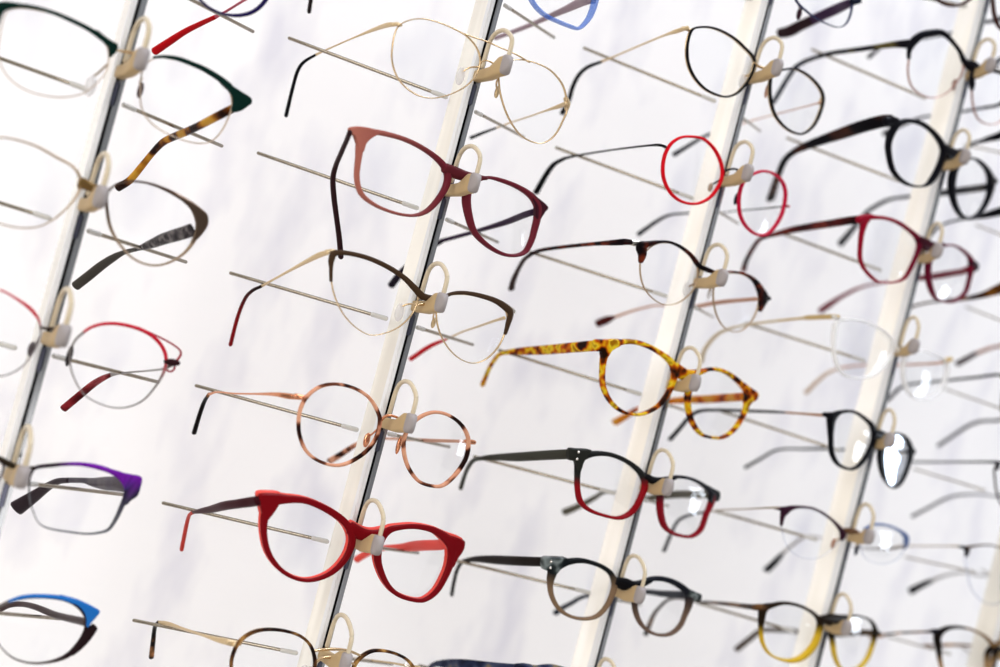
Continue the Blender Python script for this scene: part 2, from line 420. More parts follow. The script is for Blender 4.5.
g.sweep('inner_layer', k, [(478,236,56),(530,262,54),(578,264,40),(632,252,34)], CORAL, 3., ofs=2.4, par=r)
r = g.plate('end_piece', k, [(102,100),(140,97),(195,104),(185,140),(152,190),(126,215),(113,190),(104,150),(98,120)], RED, 1.9)
g.plate('inner_layer', k, [(99,94),(140,90),(195,98),(185,140),(152,190),(124,216),(111,190),(101,150),(95,118)], CORAL, 3., ofs=2.5, par=r)
r = g.plate('end_piece', k, [(850,255),(895,272),(940,287),(957,300),(950,335),(928,368),(908,405),(890,385),(893,340),(878,300)], RED, 1.9)
g.plate('inner_layer', k, [(850,250),(895,264),(940,280),(957,298),(950,335),(928,368),(908,405),(890,385),(893,340),(878,300)], CORAL, 3., ofs=2.5, par=r)
g.temple(k7, [(382,205,3,26),(365,208,8,27),(330,213,18,25),(290,219,32,24),(255,228,48,20),(225,233,62,14),(205,236,72,9),(192,246,80,9),(184,275,88,10),(177,310,95,10),(171,340,100,10)], solid('#45121c', .3), 2.6, 6, solid('#d94a40', .3), tiplabel='coral temple tip')
g.temple(k, [(886,305,3,42),(850,312,10,42),(790,314,24,42),(740,318,38,40),(690,322,50,28),(630,324,64,22),(585,332,76,24),(545,350,86,26),(505,374,94,26)], CORAL, 2.6)

# --- gold and dark tortoise at the bottom edge
k = K(210, 567, 4.1667)
g = Glasses(H2[5], 'gold double bridge glasses with dark tortoise rims cut off by the bottom edge')
T5 = tort(['#1d100c', '#2c1712', '#7a5532', '#c79d5e'], 120, name='brown_tortoise')
L = [(190,268),(250,260),(320,268),(380,290),(420,330),(437,390),(430,450),(400,520),(340,560),(260,570),(180,540),(110,480),(88,410),(105,340),(140,295)]
R = [(620,385),(670,352),(730,350),(790,368),(830,395),(855,440),(850,500),(800,570),(720,590),(640,570),(600,500),(596,430)]
g.fit(k, L, k, R)
for q in (L, R):
    g.sweep('rim', k, q, T5, 1.8, True, 13); g.lens(k, q); g.sweep('inner_rim', k, q, GOLD, 1., True, 8, ofs=1.2)
g.sweep('brow_bar', k, [(428,350,10),(470,344,12),(520,342,13),(580,350,12),(625,368,10)], GOLD, 1.4)
g.sweep('bridge', k, [(437,400,10),(465,380,12),(500,376,14),(550,385,12),(600,405,10)], GOLD, 1.6)
g.pad(k, [(437,420,0),(410,420,4),(392,430,6)], (388,445,6), CLEARPAD, GOLD)
g.sweep('end_piece', k, [(125,318,18),(95,316,24),(70,312,24)], GOLDLT, 2.2, d=1.5)
g.sweep('end_piece', k, [(846,418,18),(862,420,20),(875,422,18)], GOLDLT, 2.2, d=1.5)
g.temple(k7, [(318,604,2,14),(298,597,8,18),(268,590,16,14),(230,578,30,8),(180,562,54,8),(135,547,74,12),(108,544,84,12),(97,556,90,10),(92,595,96,12),(87,640,102,13)], GOLDLT, 1.4, 6, tort(['#171012', '#1d1414', '#c58c5c'], 90))
g.temple(k, [(850,418,2,12),(760,400,22,8),(640,385,50,8),(520,372,76,8),(440,380,90,10),(380,430,100,12)], GOLDLT, 1.2)

# ================================================================= third rail
H3 = [(777.7, 66.6), (748.2, 172), (722.6, 276.9), (695.6, 382), (668.4, 486.4), (640.3, 594.4), (612, 700)]
k = K(640, 10, 4.762); k8 = K(480, 0, 2.7778)
g = Glasses(H3[0], 'thin black rimmed rounded glasses with slim gold temples, topmost full pair on third rail')
L = [(265,85),(330,82),(390,100),(450,135),(500,180),(540,225),(545,265),(520,330),(470,390),(420,412),(370,405),(310,375),(260,320),(230,250),(226,170),(240,110)]
R = [(690,283),(740,280),(800,310),(850,360),(873,410),(865,470),(835,540),(795,580),(755,590),(700,565),(650,510),(625,440),(620,370),(627,315),(650,292)]
g.fit(k, L, k, R)
for q in (L, R):
    g.sweep('rim', k, q, BLACKMET, 1.3, True, 10); g.lens(k, q); g.sweep('inner_rim', k, q, GOLD, .9, True, 8, ofs=1.2)
g.sweep('bridge', k, [(542,250,8),(565,268,12),(590,276,16),(620,282,12),(660,290,8)], GOLD, 1.6)
g.pad(k, [(535,300,0),(510,310,4),(495,322,6)], (488,336,6), CLEARPAD, GOLD)
g.pad(k, [(622,340,0),(612,355,5),(606,372,6)], (605,384,6), PEACH, GOLD, (1.2,1,4))
g.sweep('end_piece', k, [(240,98,14),(222,90,18),(202,86,18)], GOLDLT, 2, d=1.5)
g.sweep('end_piece', k, [(868,420,14),(864,436,20),(856,446,16)], GOLDLT, 2, d=1.5)
g.temple(k8, [(578,76,2,10),(545,87,8,12),(510,99,20,6),(440,128,42,5),(375,156,64,5),(338,171,78,8),(300,186,87,10),(275,208,94,10),(258,240,99,10),(246,280,104,11),(228,316,108,14)], GOLDLT, 1.2, 5, BLACK, tiplabel='black temple tip')
g.temple(k, [(860,440,2,8),(780,462,20,6),(640,498,50,6),(540,525,70,6),(420,560,86,9),(315,598,96,13),(250,635,102,16),(160,690,110,22)], PEACH, 1.2, 4, solid('#23252f', .3))

# --- red round
k = K(630, 120, 5.5556)
g = Glasses(H3[1], 'bright red thin round glasses with black wire temples')
RD = solid('#e3182b', .3); 
L = [(335,92),(400,102),(455,145),(495,210),(513,285),(500,350),(455,420),(400,456),(345,466),(280,450),(225,405),(190,335),(182,265),(195,190),(230,130),(280,98)]
R = [(705,292),(745,284),(795,297),(840,335),(862,390),(860,455),(838,535),(790,610),(745,640),(690,630),(640,585),(610,520),(605,440),(618,370),(650,320)]
g.fit(k, L, k, R)
for q, m in ((L, RD), (R, solid('#d31c48', .3))):
    g.sweep('rim', k, q, m, 1.8, True, 15); g.lens(k, q)
g.sweep('bridge', k, [(514,300,9),(540,278,10),(575,272,12),(602,282,10),(622,330,9)], BLACKMET, 1.4)
g.pad(k, [(508,325,0),(480,345,4),(460,355,6)], (446,374,6), solid('#c5ae98', .3), BLACKMET, (1.4,1,2.4))
g.pad(k, [(607,430,0),(592,415,5),(588,425,6)], (590,438,6), NAVY, BLACKMET, (1.2,1,3.4))
g.sweep('end_piece', k, [(205,160,12),(196,152,14),(186,146,12)], SILVER, 2, d=1.5)
g.sweep('end_piece', k, [(856,476,14),(868,478,16),(880,480,12)], RD, 2, d=1.5)
g.temple(k8, [(516,408,2,7),(498,403,5,8),(470,404,14,6),(400,412,38,5),(330,422,60,5),(270,432,78,6),(235,440,87,8),(205,457,94,11),(182,488,100,13),(155,536,106,15)], BLACKMET, 1.3, 6, BLACK)
g.temple(k, [(875,479,2,8),(800,486,14,8),(740,492,26,8),(600,504,50,7),(505,514,66,7),(400,512,80,10),(300,519,88,12),(220,528,94,13),(150,562,100,16),(45,636,108,22)], BLACKMET, 1.3, 6, solid('#25262c', .3))

# --- tortoise browline, clear lower
k = K(600, 210, 5.128); k9 = K(440, 220, 2.7778)
g = Glasses(H3[2], 'dark tortoise browline glasses with round wire lower rims and paddle tip')
T2 = tort(['#120c10', '#1c1014', '#4a1f17', '#7c3620'], 140, name='dark_tortoise')
L = [(206,270),(208,340),(230,405),(275,458),(330,485),(390,480),(445,445),(485,395),(500,335),(495,280),(460,228),(410,190),(350,170),(290,174),(245,202),(218,240)]
R = [(582,400),(582,470),(600,545),(635,600),(685,625),(735,612),(780,565),(808,500),(812,440),(795,382),(750,340),(690,324),(630,332),(595,360)]
g.fit(k, L, k, R)
for q in (L, R):
    g.sweep('rim', k, q, metal('#b09a80', .3), 1.1, True, 5); g.lens(k, q)
g.sweep('brow_bar', k, [(209,264,20),(216,230,40),(214,190,58),(240,176,34),(300,163,16),(360,166,14),(420,194,16),(468,234,18),(508,286,24),(550,306,26),(592,320,18),(640,316,8),(680,316,10),(740,328,13),(790,360,22),(820,405,36),(838,448,50),(830,480,36),(821,514,14)], T2, 2.4, n=150, d=-.5)
g.sweep('end_piece', k, [(200,172,34),(175,168,36),(150,164,30)], SILVER, 2.6, d=1.5)
g.sweep('end_piece', k, [(835,440,44),(852,450,34),(868,454,18)], BLACK, 2.6)
g.pad(k, [(496,370,0),(470,385,4),(450,395,6)], (444,404,6), CLEARPAD, metal('#b09a80'))
g.pad(k, [(582,400,0),(565,405,5),(562,420,6)], (560,430,6), CLEARPAD, metal('#b09a80'), (1.2,1,3.4))
g.temple(k9, [(532,62,3,14),(512,61,6,18),(482,63,12,16),(430,66,26,11),(350,74,50,10),(285,83,70,10),(252,95,80,10),(232,112,88,9),(215,142,96,9),(203,170,101,12),(198,192,104,14)], T2, 2., 6, solid('#4d3f3e', .3))
g.temple(k, [(800,456,2,20),(740,461,14,20),(640,470,36,21),(560,482,52,20),(495,494,64,18),(400,492,76,10),(285,490,88,10),(215,504,94,10),(150,523,99,11),(75,549,104,12),(58,555,106,26),(30,566,108,40),(-15,584,112,38)], solid('#d5a78f', .35), 1.8, 9, solid('#5a2420', .3), tiplabel='dark red-brown paddle tip')

# --- yellow tortoise
k = K(580, 320, 5.128)
g = Glasses(H3[3], 'bright yellow and brown tortoiseshell plastic glasses')
T4 = tort(['#2b160b', '#6e340f', '#c0580f', '#e2ac18', '#ecd238', '#a8760f'], 150, name='yellow_tortoise')
L = [(155,128,46),(215,113,30),(280,113,26),(350,135,26),(415,172,26),(463,212,32),(486,262,34),(474,322,24),(448,380,20),(400,440,17),(330,478,15),(265,484,15),(200,460,19),(150,410,21),(118,340,23),(114,260,24),(124,185,34)]
R = [(640,257,18),(700,253,20),(760,275,22),(820,322,26),(858,368,34),(858,420,24),(835,490,15),(790,560,13),(735,600,13),(680,603,14),(620,585,18),(577,530,22),(555,460,24),(552,390,26),(566,330,26),(595,283,22)]
g.fit(k, L, k, R)
for q in (L, R):
    g.sweep('rim', k, q, T4, 3.4, True); g.lens(k, q, d=1)
g.sweep('bridge', k, [(482,240,56),(530,278,66),(575,276,44),(640,258,20)], T4, 3.6)
g.plate('end_piece', k, [(72,104),(130,99),(205,99),(205,128),(162,155),(136,190),(110,192),(102,160),(74,156)], T4, 3.2)
g.plate('end_piece', k, [(830,318),(870,345),(908,375),(902,405),(875,425),(855,450),(842,430),(848,390),(838,350)], T4, 3.2)
g.temple(k9, [(450,348,3,32),(420,350,8,30),(360,355,24,28),(290,361,46,26),(235,364,62,22),(190,367,74,14),(166,373,82,10),(150,390,88,9),(135,416,95,9),(118,458,103,11)], T4, 2.6)
g.temple(k, [(868,392,3,46),(820,395,10,42),(740,400,26,42),(640,406,46,40),(540,410,64,36),(470,416,76,30),(380,430,86,24),(290,458,94,18),(250,484,99,26),(210,508,104,32),(176,526,108,36)], tort(['#8a3b10', '#cf6a18', '#e08f2a', '#e0a545'], 120, name='amber_tortoise'), 2.6)

# --- black over red square
k = K(550, 425, 5.128); kA = K(420, 427, 2.7778)
g = Glasses(H3[4], 'square plastic glasses black above and red below')
L = [(155,165,50),(220,147,30),(300,150,24),(370,174,24),(430,212,26),(472,257,30),(486,312,26),(468,366,22),(440,420,22),(400,460,20),(345,477,17),(270,462,17),(200,435,21),(157,395,25),(141,330,20),(140,250,22),(146,205,36)]
R = [(640,267,16),(700,270,16),(760,292,18),(808,327,24),(833,360,32),(824,405,22),(800,460,14),(775,530,13),(735,567,13),(690,571,16),(630,555,20),(587,520,25),(568,460,27),(564,390,29),(577,325,28),(605,284,20)]
g.fit(k, L, k, R)
BRC = vcol(.25)
f1 = ygrad(k, 262, 312, '#2b2c2b', '#9a1420'); f2 = ygrad(k, 350, 400, '#1d2029', '#931325')
for q, f in ((L, f1), (R, f2)):
    g.sweep('rim', k, q, BRC, 3.2, True, cols=f)
    g.lens(k, q, d=1)
g.sweep('bridge', k, [(478,262,44),(530,284,40),(575,286,38),(636,270,18)], BLACK, 3.4)
DG = solid('#33342f', .3)
g.plate('end_piece', k, [(94,122),(140,120),(205,126),(192,152),(168,190),(152,232),(134,232),(127,192),(110,180),(92,174)], DG, 3.2)
g.plate('end_piece', k, [(800,308),(835,325),(866,345),(860,385),(840,392),(824,412),(815,385),(818,350)], BLACK, 3.2)
for p in ((138,136),(130,172)):
    c = g.U(*k(p)[:2], -.4); tube('rivet', [c+np.array([0,-1.5,0]), c, c+np.array([0,1,0])], .75, SILVER, g.e, g.org, n=4)
g.temple(kA, [(428,76,3,28),(400,76,8,27),(340,79,24,26),(270,83,44,24),(215,84,62,18),(180,86,72,13),(152,91,81,9),(136,108,88,8),(124,135,95,7),(113,170,102,8)], solid('#4a4a42', .3), 2.8)
g.temple(k, [(832,357,3,40),(790,356,10,38),(720,355,26,37),(650,356,42,36),(560,366,60,32),(490,376,72,26),(380,352,84,14),(280,346,90,12),(230,372,95,18),(180,400,100,23),(120,428,104,30),(72,448,109,32)], solid('#6d695c', .3), 2.6)

# --- grey/black over tan
k = K(525, 530, 5.128)
g = Glasses(H3[5], 'rounded glasses marbled black and grey above, tan below')
L = [(155,190,52),(215,164,34),(280,156,27),(340,167,23),(400,191,24),(443,228,26),(458,282,24),(446,332,21),(418,390,17),(370,440,15),(310,455,15),(240,445,17),(180,410,21),(141,350,21),(128,285,25),(136,230,42)]
R = [(645,252,22),(700,250,26),(760,267,30),(815,302,36),(840,338,42),(838,385,30),(820,435,16),(795,490,13),(750,530,13),(695,539,14),(640,522,18),(597,485,20),(570,430,22),(562,370,22),(577,312,24),(602,272,22)]
g.fit(k, L, k, R)
f1 = ygrad(k, 215, 300, '#1f2224', '#8d745c'); f2 = ygrad(k, 330, 440, '#20232c', '#7b6557')
for q, f in ((L, f1), (R, f2)):
    g.sweep('rim', k, q, BRC, 3.2, True, cols=f); g.lens(k, q, d=1)
g.sweep('bridge', k, [(458,262,48),(510,278,66),(565,284,46),(640,258,22)], BLACK, 3.6)
MG = tort(['#1d2124', '#3a4040', '#8b9392', '#4a5050'], 110, name='grey_marble_acetate')
g.plate('end_piece', k, [(88,142),(140,136),(205,140),(225,160),(185,190),(155,225),(124,225),(116,206),(88,196)], MG, 3.2)
g.sweep('end_piece', k, [(830,320,44),(865,338,46),(893,346,40)], MG, 3.4)
for p in ((126,158),(122,190)):
    c = g.U(*k(p)[:2], -.4); tube('rivet', [c+np.array([0,-1.5,0]), c, c+np.array([0,1,0])], .75, SILVER, g.e, g.org, n=4)
g.temple(kA, [(350,374,3,26),(325,374,8,26),(270,372,22,26),(210,369,42,24),(165,367,58,18),(135,369,70,12),(115,377,79,9),(102,400,87,8),(94,432,94,8),(88,466,100,8)], solid('#2b2522', .3), 2.8)
g.temple(k, [(838,335,3,38),(780,331,14,36),(700,326,32,32),(640,318,46,26),(540,312,64,22),(420,318,80,16),(300,342,92,15),(240,374,97,17),(195,398,101,20),(155,426,105,26)], solid('#3c4048', .3), 2.6)

# --- navy pair below the bottom edge
k = shift(K(525, 530, 5.128), -28, 106.5)
g = Glasses(H3[6], 'navy tortoise glasses of which only a temple shows at the bottom edge', yaw=0)
NT = tort(['#1b2036', '#2b3350', '#50586e', '#8a7a62'], 90, name='navy_tortoise')
for q in (L, R):
    g.sweep('rim', k, q, NT, 3.2, True); g.lens(k, q, d=1)
g.sweep('bridge', k, [(458,262,48),(510,278,66),(565,284,46),(640,258,22)], NT, 3.6)
g.sweep('end_piece', k, [(175,170,56),(135,168,64),(98,168,60)], NT, 3.4)
g.sweep('end_piece', k, [(830,320,44),(865,338,46),(893,346,40)], NT, 3.4)
g.temple(PXK, [(536,671,3,12),(515,670,8,12),(490,668,20,12),(466,665,36,11),(447,664,52,9),(436,664,62,5),(430,668,70,4),(426,680,80,4)], NT, 2.8)
g.temple(k, [(838,335,3,38),(780,331,14,36),(700,326,32,32),(640,318,46,26),(540,312,64,22),(420,318,80,16),(300,342,92,15)], NT, 2.6)

# ================================================================= first rail (near, soft)
H1 = [(142, 58), (101, 195.6), (63.5, 334.7), (22.5, 476), (-14.6, 619.8)]
k = K(0, 0, 3.7037); kl = K(0, 0, 7.143)
g = Glasses(H1[0], 'dark green browline glasses with tortoise temples and thin gold rims at top left', yaw=0)
GR = solid('#10332c', .35)
L = [(8,88),(-2,150),(-5,215),(30,285),(100,335),(200,359),(290,352),(345,320),(390,270),(402,215),(395,170),(360,130),(300,92),(225,60),(150,40),(70,30),(25,45)]
R = [(530,255),(520,330),(525,400),(560,455),(620,495),(700,525),(760,530),(800,510),(835,460),(858,390),(845,330),(790,280),(720,240),(640,220),(575,215)]
GR2 = metal('#b8a692', .35)
for q in (L, R):
    g.sweep('rim', k, q, GR2, 1.1, True, 4.5); g.lens(k, q)
g.sweep('brow_bar', k, [(-18,90,30),(-10,40,50),(20,22,34),(70,20,16),(130,28,13),(200,48,14),(270,78,16),(330,108,18),(378,140,22),(402,160,24)], GR, 2.4, n=80, d=-.5)
g.sweep('brow_bar', k, [(570,212,10),(610,210,13),(660,218,17),(710,236,18),(760,258,20),(815,292,22),(850,320,24)], GR, 2.4, n=80, d=-.5)
g.plate('brow_corner', kl, [(690,215),(750,262),(805,298),(838,320),(832,365),(802,400),(782,408),(780,362),(768,322),(730,280),(690,248)], GR, 2.6, d=-.5)
g.plate('end_piece', k, [(805,280),(850,312),(890,338),(926,362),(930,382),(914,395),(892,410),(866,416),(856,404),(862,372),(846,336),(815,306)], GR, 2.6, d=-.5)
g.sweep('bridge', k, [(425,185,8),(455,190,11),(490,196,12),(530,215,9),(540,240,6)], GOLD, 1.5)
g.pad(k, [(395,240,0),(370,265,4),(350,280,6)], (335,318,6), CLEARPAD, GR2)
g.pad(k, [(525,290,0),(518,310,5),(520,325,6)], (520,334,6), solid('#6d5c60', .3), GR2, (1.2,1,3.2))
g.temple(k, [(-15,50,3,44),(-60,48,12,40),(-130,50,30,34),(-220,60,60,26),(-280,90,84,20),(-320,160,100,18)], tort(['#2a1409', '#8a4c12', '#d29a2c'], 100, name='amber_tortoise_temple'), 2.6)
TA = tort(['#2f170c', '#6e3d14', '#c98a24', '#d8a640'], 100, name='honey_tortoise')
g.temple(k, [(862,402,3,32),(810,428,10,32),(745,462,24,30),(690,488,38,30),(640,508,52,29),(600,530,62,27),(560,572,72,24),(520,622,82,26),(480,668,90,28),(436,696,97,30)], TA, 2.6)

# --- taupe metal
k = K(0, 120, 5.558); kz = K(0, 170, 3.7037)
g = Glasses(H1[1], 'taupe and gold metal glasses with patterned grey temples on the first rail', yaw=0)
L = [(0,98,9),(80,108,10),(200,145,12),(310,205,14),(400,255,14),(440,310,16),(446,370,14),(420,430,12),(370,490,10),(300,550,9),(220,590,8),(120,600,8),(0,575,8),(-100,520,8),(-160,430,14),(-180,320,30),(-150,200,26),(-80,120,14)]
R = [(395,110,10),(398,160,12),(410,215,12),(440,270,10),(490,325,8),(555,352,8),(620,345,8),(685,305,10),(726,245,16),(733,190,20),(705,130,18),(645,88,15),(570,55,10),(500,42,8),(440,50,8),(405,75,8)]
TP = solid('#6b5a4d', .3, .5)
tp = vcol(.3, 'taupe_metal', .4)
def tc_(c, p):
    t = min(1, max(0, ((p[1]-(170+120/3.7))/40))); a = np.array(lin('#5f4c40')); b = np.array(lin('#b59f88')); return tuple(a*(1-t)+b*t)
g.sweep('rim', k, L, metal('#a8947c', .35), 1.8, True); g.lens(k, L)
g.sweep('rim', kz, R, tp, 1.8, True, cols=tc_); g.lens(kz, R)
g.sweep('bridge', k, [(442,350,70),(475,358,60),(510,375,50),(560,385,44)], solid('#8a7048', .35, .5), 2)
g.plate('end_piece', kz, [(640,78),(700,110),(745,143),(766,164),(771,190),(764,214),(742,244),(718,268),(706,280),(722,240),(726,195),(706,142),(670,105)], TP, 2.2)
g.temple(kz, [(712,222,3,50),(670,236,10,48),(610,254,24,44),(560,274,38,34),(510,292,52,16),(460,305,62,18),(420,325,70,28),(375,355,79,34),(325,395,88,36),(280,430,96,36)], tort(['#3b3638', '#5d575a', '#8a8482'], 380, name='grey_pattern_metal'), 2., 4, solid('#55504a', .3))
g.temple(k, [(-185,300,3,60),(-260,300,16,50),(-380,310,44,30),(-480,340,80,30),(-540,420,100,30)], tort(['#3b3638', '#5d575a', '#8a8482'], 380), 2.)

# --- red over grey wire
k = K(0, 270, 5.558); k3 = K(0, 290, 3.7037)
g = Glasses(H1[2], 'light wire glasses red above and grey below with dark red tips', yaw=0)
L = [(0,112,10),(100,165,14),(175,222,20),(220,290,12),(222,370,8),(190,450,7),(130,530,7),(60,575,7),(-20,590,7),(-120,570,7),(-200,500,7),(-240,400,8),(-240,280,14),(-190,180,16),(-100,120,12)]
R = [(300,165,9),(340,137,11),(400,124,12),(470,131,13),(540,155,14),(590,195,14),(614,245,13),(608,300,10),(570,365,6),(520,415,5),(450,437,5),(380,425,5),(310,385,5),(268,310,6),(258,240,6),(275,192,7)]
fr = vcol(.3, 'red_grey_lacquer')
fL = ygrad(k, 260, 330, '#d3273f', '#8d8688'); fR = ygrad(k3, 250, 330, '#d3273f', '#98918f')
def fR2(c, p):
    if p[0] < 83.5 and p[1] > 330: return lin('#98918f')
    return fR(c, p)
g.sweep('rim', k, L, fr, 1.5, True, cols=fL); g.lens(k, L)
g.sweep('rim', k3, R, fr, 1.5, True, cols=fR2); g.lens(k3, R)
g.sweep('rim_bar', k3, [(510,138,8),(555,158,7),(605,182,7),(655,212,7),(670,235,7),(655,262,8)], solid('#b03a48', .3, .3), 1.1, d=.5)
g.sweep('rim_bar', k3, [(606,290,8),(630,302,7),(645,292,6),(648,272,6)], solid('#b03a48', .3, .3), 1.1, d=.5)
g.sweep('end_piece', k3, [(614,265,20),(640,268,26),(660,271,18)], solid('#3c2024', .3), 2.2)
g.sweep('bridge', k, [(222,318,12),(255,324,16),(300,326,16),(350,345,12),(385,366,8)], solid('#54473f', .3, .5), 1.6)
g.pad(k, [(222,370,0),(200,410,4),(185,430,6)], (175,440,6), solid('#6b6264', .3), STEEL, (1.4,1,3))
g.pad(k, [(390,440,0),(386,450,5),(386,470,6)], (386,476,6), solid('#2c2428', .3), STEEL, (1.2,1,4.4))
g.temple(k3, [(640,275,2,14),(605,292,7,9),(550,299,22,7),(490,304,40,7),(440,309,56,10),(412,313,64,16),(375,330,72,22),(340,353,80,26),(295,390,88,28),(235,440,98,28)], STEEL, 1.4, 5, tort(['#4f1118', '#7d1a22', '#a13038'], 110, name='dark_red_tip'), tiplabel='mottled dark red temple tip')
g.temple(k, [(-245,300,2,16),(-320,310,20,10),(-420,320,50,10),(-500,350,78,24),(-560,430,95,30)], STEEL, 1.4)

# --- purple
k = K(0, 440, 6.667)
g = Glasses(H1[3], 'cat-eye glasses with speckled purple corner fading to grey rim', yaw=0)
R = [(245,182,22),(350,168,24),(450,160,22),(550,162,26),(650,180,34),(740,210,34),(812,262,36),(842,325,34),(835,385,34),(812,440,30),(770,530,22),(720,598,14),(640,621,10),(560,624,9),(450,611,9),(330,590,8),(262,556,8),(222,480,8),(198,390,10),(195,290,10),(210,220,12)]
pv = vcol(.35, 'purple_lacquer')
rs = random.Random(3)
def pf(c, p):
    x = p[0]*6.667; y = (p[1]-440)*6.667
    pur = np.array(lin('#7d24a8'))*rs.uniform(.75, 1.25); gre = np.array(lin('#6e6f74')); dk = np.array(lin('#33222f')); ind = np.array(lin('#4a3c78'))
    if y < 330:
        t = min(1, max(0, (x-380)/120)); v = dk*(1-t)+pur*t
        s = min(1, max(0, (y-270)/60)); v = v*(1-s)+ind*s if x > 700 else (v*(1-s)+gre*s)
    else:
        t = min(1, max(0, (y-380)/150)); v = (np.array(lin('#3d3350'))*(1-t)+gre*t) if x > 600 else gre
    return (v[0], v[1], v[2], 1)
parts = [g.sweep('rim', k, R, pv, 2.2, True, cols=pf, n=160)]
parts += [g.plate('end_piece', k, [(640,170),(700,184),(760,198),(830,220),(890,232),(943,248),(936,310),(914,370),(872,400),(838,432),(832,385),(842,330),(818,275),(770,228),(700,200)], pv, 2.4, d=-.3, cols=pf)]
Q = g.lens(k, R)
parts += [g.temple(k, [(850,300,3,104),(780,293,12,100),(700,290,26,90),(620,282,40,60),(560,270,50,38),(470,268,64,36),(390,275,76,42),(320,310,86,56),(220,380,96,80),(110,455,108,104)], tort(['#4b4450', '#5a525c', '#6b6468'], 80, name='grey_marble'), 2.6, 5, solid('#35262e', .3))]
g.mirror(parts)
g._lens(np.array([[2*g.Xc-q[0], q[1], q[2]] for q in Q]))
g.sweep('bridge', k, [(-30,110,30),(20,140,44),(80,168,40),(150,184,26),(230,184,16)], solid('#3c3326', .35, .4), 2.2)

# --- blue
k = K(0, 570, 6.667)
g = Glasses(H1[4], 'sky blue winged cat-eye glasses with dark brown lower rim at bottom left', yaw=0)
R = [(-30,262,12),(10,235,16),(90,200,18),(190,182,18),(290,180,18),(400,192,18),(480,218,22),(540,262,26),(574,320,26),(578,380,30),(560,440,36),(520,505,40),(460,562,30),(390,597,20),(300,617,11),(200,620,9),(100,592,9),(30,540,9),(-20,470,9),(-46,380,10),(-46,310,12)]
bv = vcol(.35, 'brown_lacquer')
def bf(c, p):
    x = p[0]*6.667; y = (p[1]-570)*6.667; b = np.array(lin('#2f1d20')); gy = np.array(lin('#77706c'))
    t = min(1, max(0, (x-250)/200)); v = gy*(1-t)+b*t; return (v[0], v[1], v[2], 1)
BLU = solid('#2f7fcb', .35)
parts = [g.sweep('rim', k, R, bv, 2.2, True, cols=bf, n=120)]
parts += [g.sweep('brow_bar', k, [(60,208,12),(130,185,18),(200,174,20),(290,174,24),(390,182,26),(460,200,32)], BLU, 2.4, n=50, d=-.7)]
parts += [g.plate('brow_wing', k, [(400,168),(450,178),(510,194),(580,224),(630,250),(664,274),(640,310),(606,350),(588,378),(574,372),(574,320),(552,268),(505,222),(450,205)], BLU, 2.4, d=-.7)]
parts += [g.plate('end_piece', k, [(600,376),(624,362),(647,384),(634,415),(590,475),(535,530),(480,568),(505,520),(545,455),(572,398)], solid('#2f1d20', .3), 2.4)]
Q = g.lens(k, R)
parts += [g.temple(k, [(580,352,3,56),(530,338,12,52),(450,320,28,48),(370,300,44,46),(300,272,58,44),(230,245,70,40),(150,228,84,36),(60,235,94,36),(-20,275,102,40)], solid('#51403f', .3), 2.6)]
g.mirror(parts)
g._lens(np.array([[2*g.Xc-q[0], q[1], q[2]] for q in Q]))
g.sweep('bridge', k, [(-40,290,20),(-90,300,34),(-140,320,30)], solid('#51403f', .3), 2.2)

# --- navy/purple pair cut by the top edge
k = K(120, 0, 4.762)
g = Glasses((179.4, -83.3), 'purple navy rounded glasses with glossy red temple tip cut off by the top edge', yaw=0)
R = [(340,-40,9),(372,-8,9),(420,34,10),(470,60,11),(520,72,15),(580,72,19),(640,52,21),(690,5,20),(720,-60,18),(720,-130,20),(670,-200,24),(590,-245,22),(500,-250,18),(400,-220,14),(335,-160,12),(322,-95,9)]
PU = solid('#2b2158', .3)
parts = [g.sweep('rim', k, R, PU, 2.4, True)]; Q = g.lens(k, R)
parts += [g.temple(k, [(700,-45,3,16),(650,-30,14,14),(590,2,32,13),(520,45,52,13),(480,68,62,14),(455,80,68,22),(380,115,78,26),(310,150,86,30),(240,195,94,36),(165,245,102,40)], solid('#c85a6c', .3, .3), 1.8, 5, solid('#c9151f', .25), tipthick=3, tiplabel='glossy red temple tip')]
g.mirror(parts[:1]); g._lens(np.array([[2*g.Xc-q[0], q[1], q[2]] for q in Q]))
g.temple(k, [(-145,-420,3,16),(-250,-400,30,13),(-380,-370,66,14),(-450,-345,82,24),(-490,-290,100,34)], solid('#c85a6c', .3, .3), 1.8)
g.sweep('bridge', k, [(330,-120,12),(285,-150,14),(240,-160,12)], PU, 2.)

# --- clear blue pair at top of the second rail
k = shift(K(320, 120, 4.1667), 64.5, -228.5)
g = Glasses((537.1, -56.8), 'translucent pale blue plastic glasses cut off by the top edge', yaw=0)
L = [(215,52,26),(290,62,22),(370,88,20),(450,132,20),(508,182,24),(532,230,26),(522,282,22),(485,340,20),(440,382,17),(385,398,13),(310,387,13),(230,355,14),(172,308,17),(153,240,17),(160,160,22),(172,90,36)]
kr = K(480, 0, 7.143)
R = [(340,-60,26),(375,15,26),(420,72,26),(480,118,26),(560,156,26),(640,188,24),(698,204,24),(740,176,26),(785,115,34),(815,30,40),(830,-60,50),(810,-150,44),(740,-220,34),(640,-270,30),(520,-290,28),(410,-270,26),(345,-190,26),(325,-120,26)]
CB = clear_acetate('#4f7fd0', .5)
g.sweep('rim', k, L, CB, 3.2, True); g.lens(k, L, d=1)
g.sweep('rim', kr, R, CB, 3.2, True); g.lens(kr, R, d=1)
g.sweep('bridge', k, [(520,200,44),(560,218,50),(600,232,44),(660,240,30),(720,232,20)], CB, 3.6)
g.sweep('end_piece', k, [(185,72,44),(150,52,40),(128,44,26)], CB, 3.4)
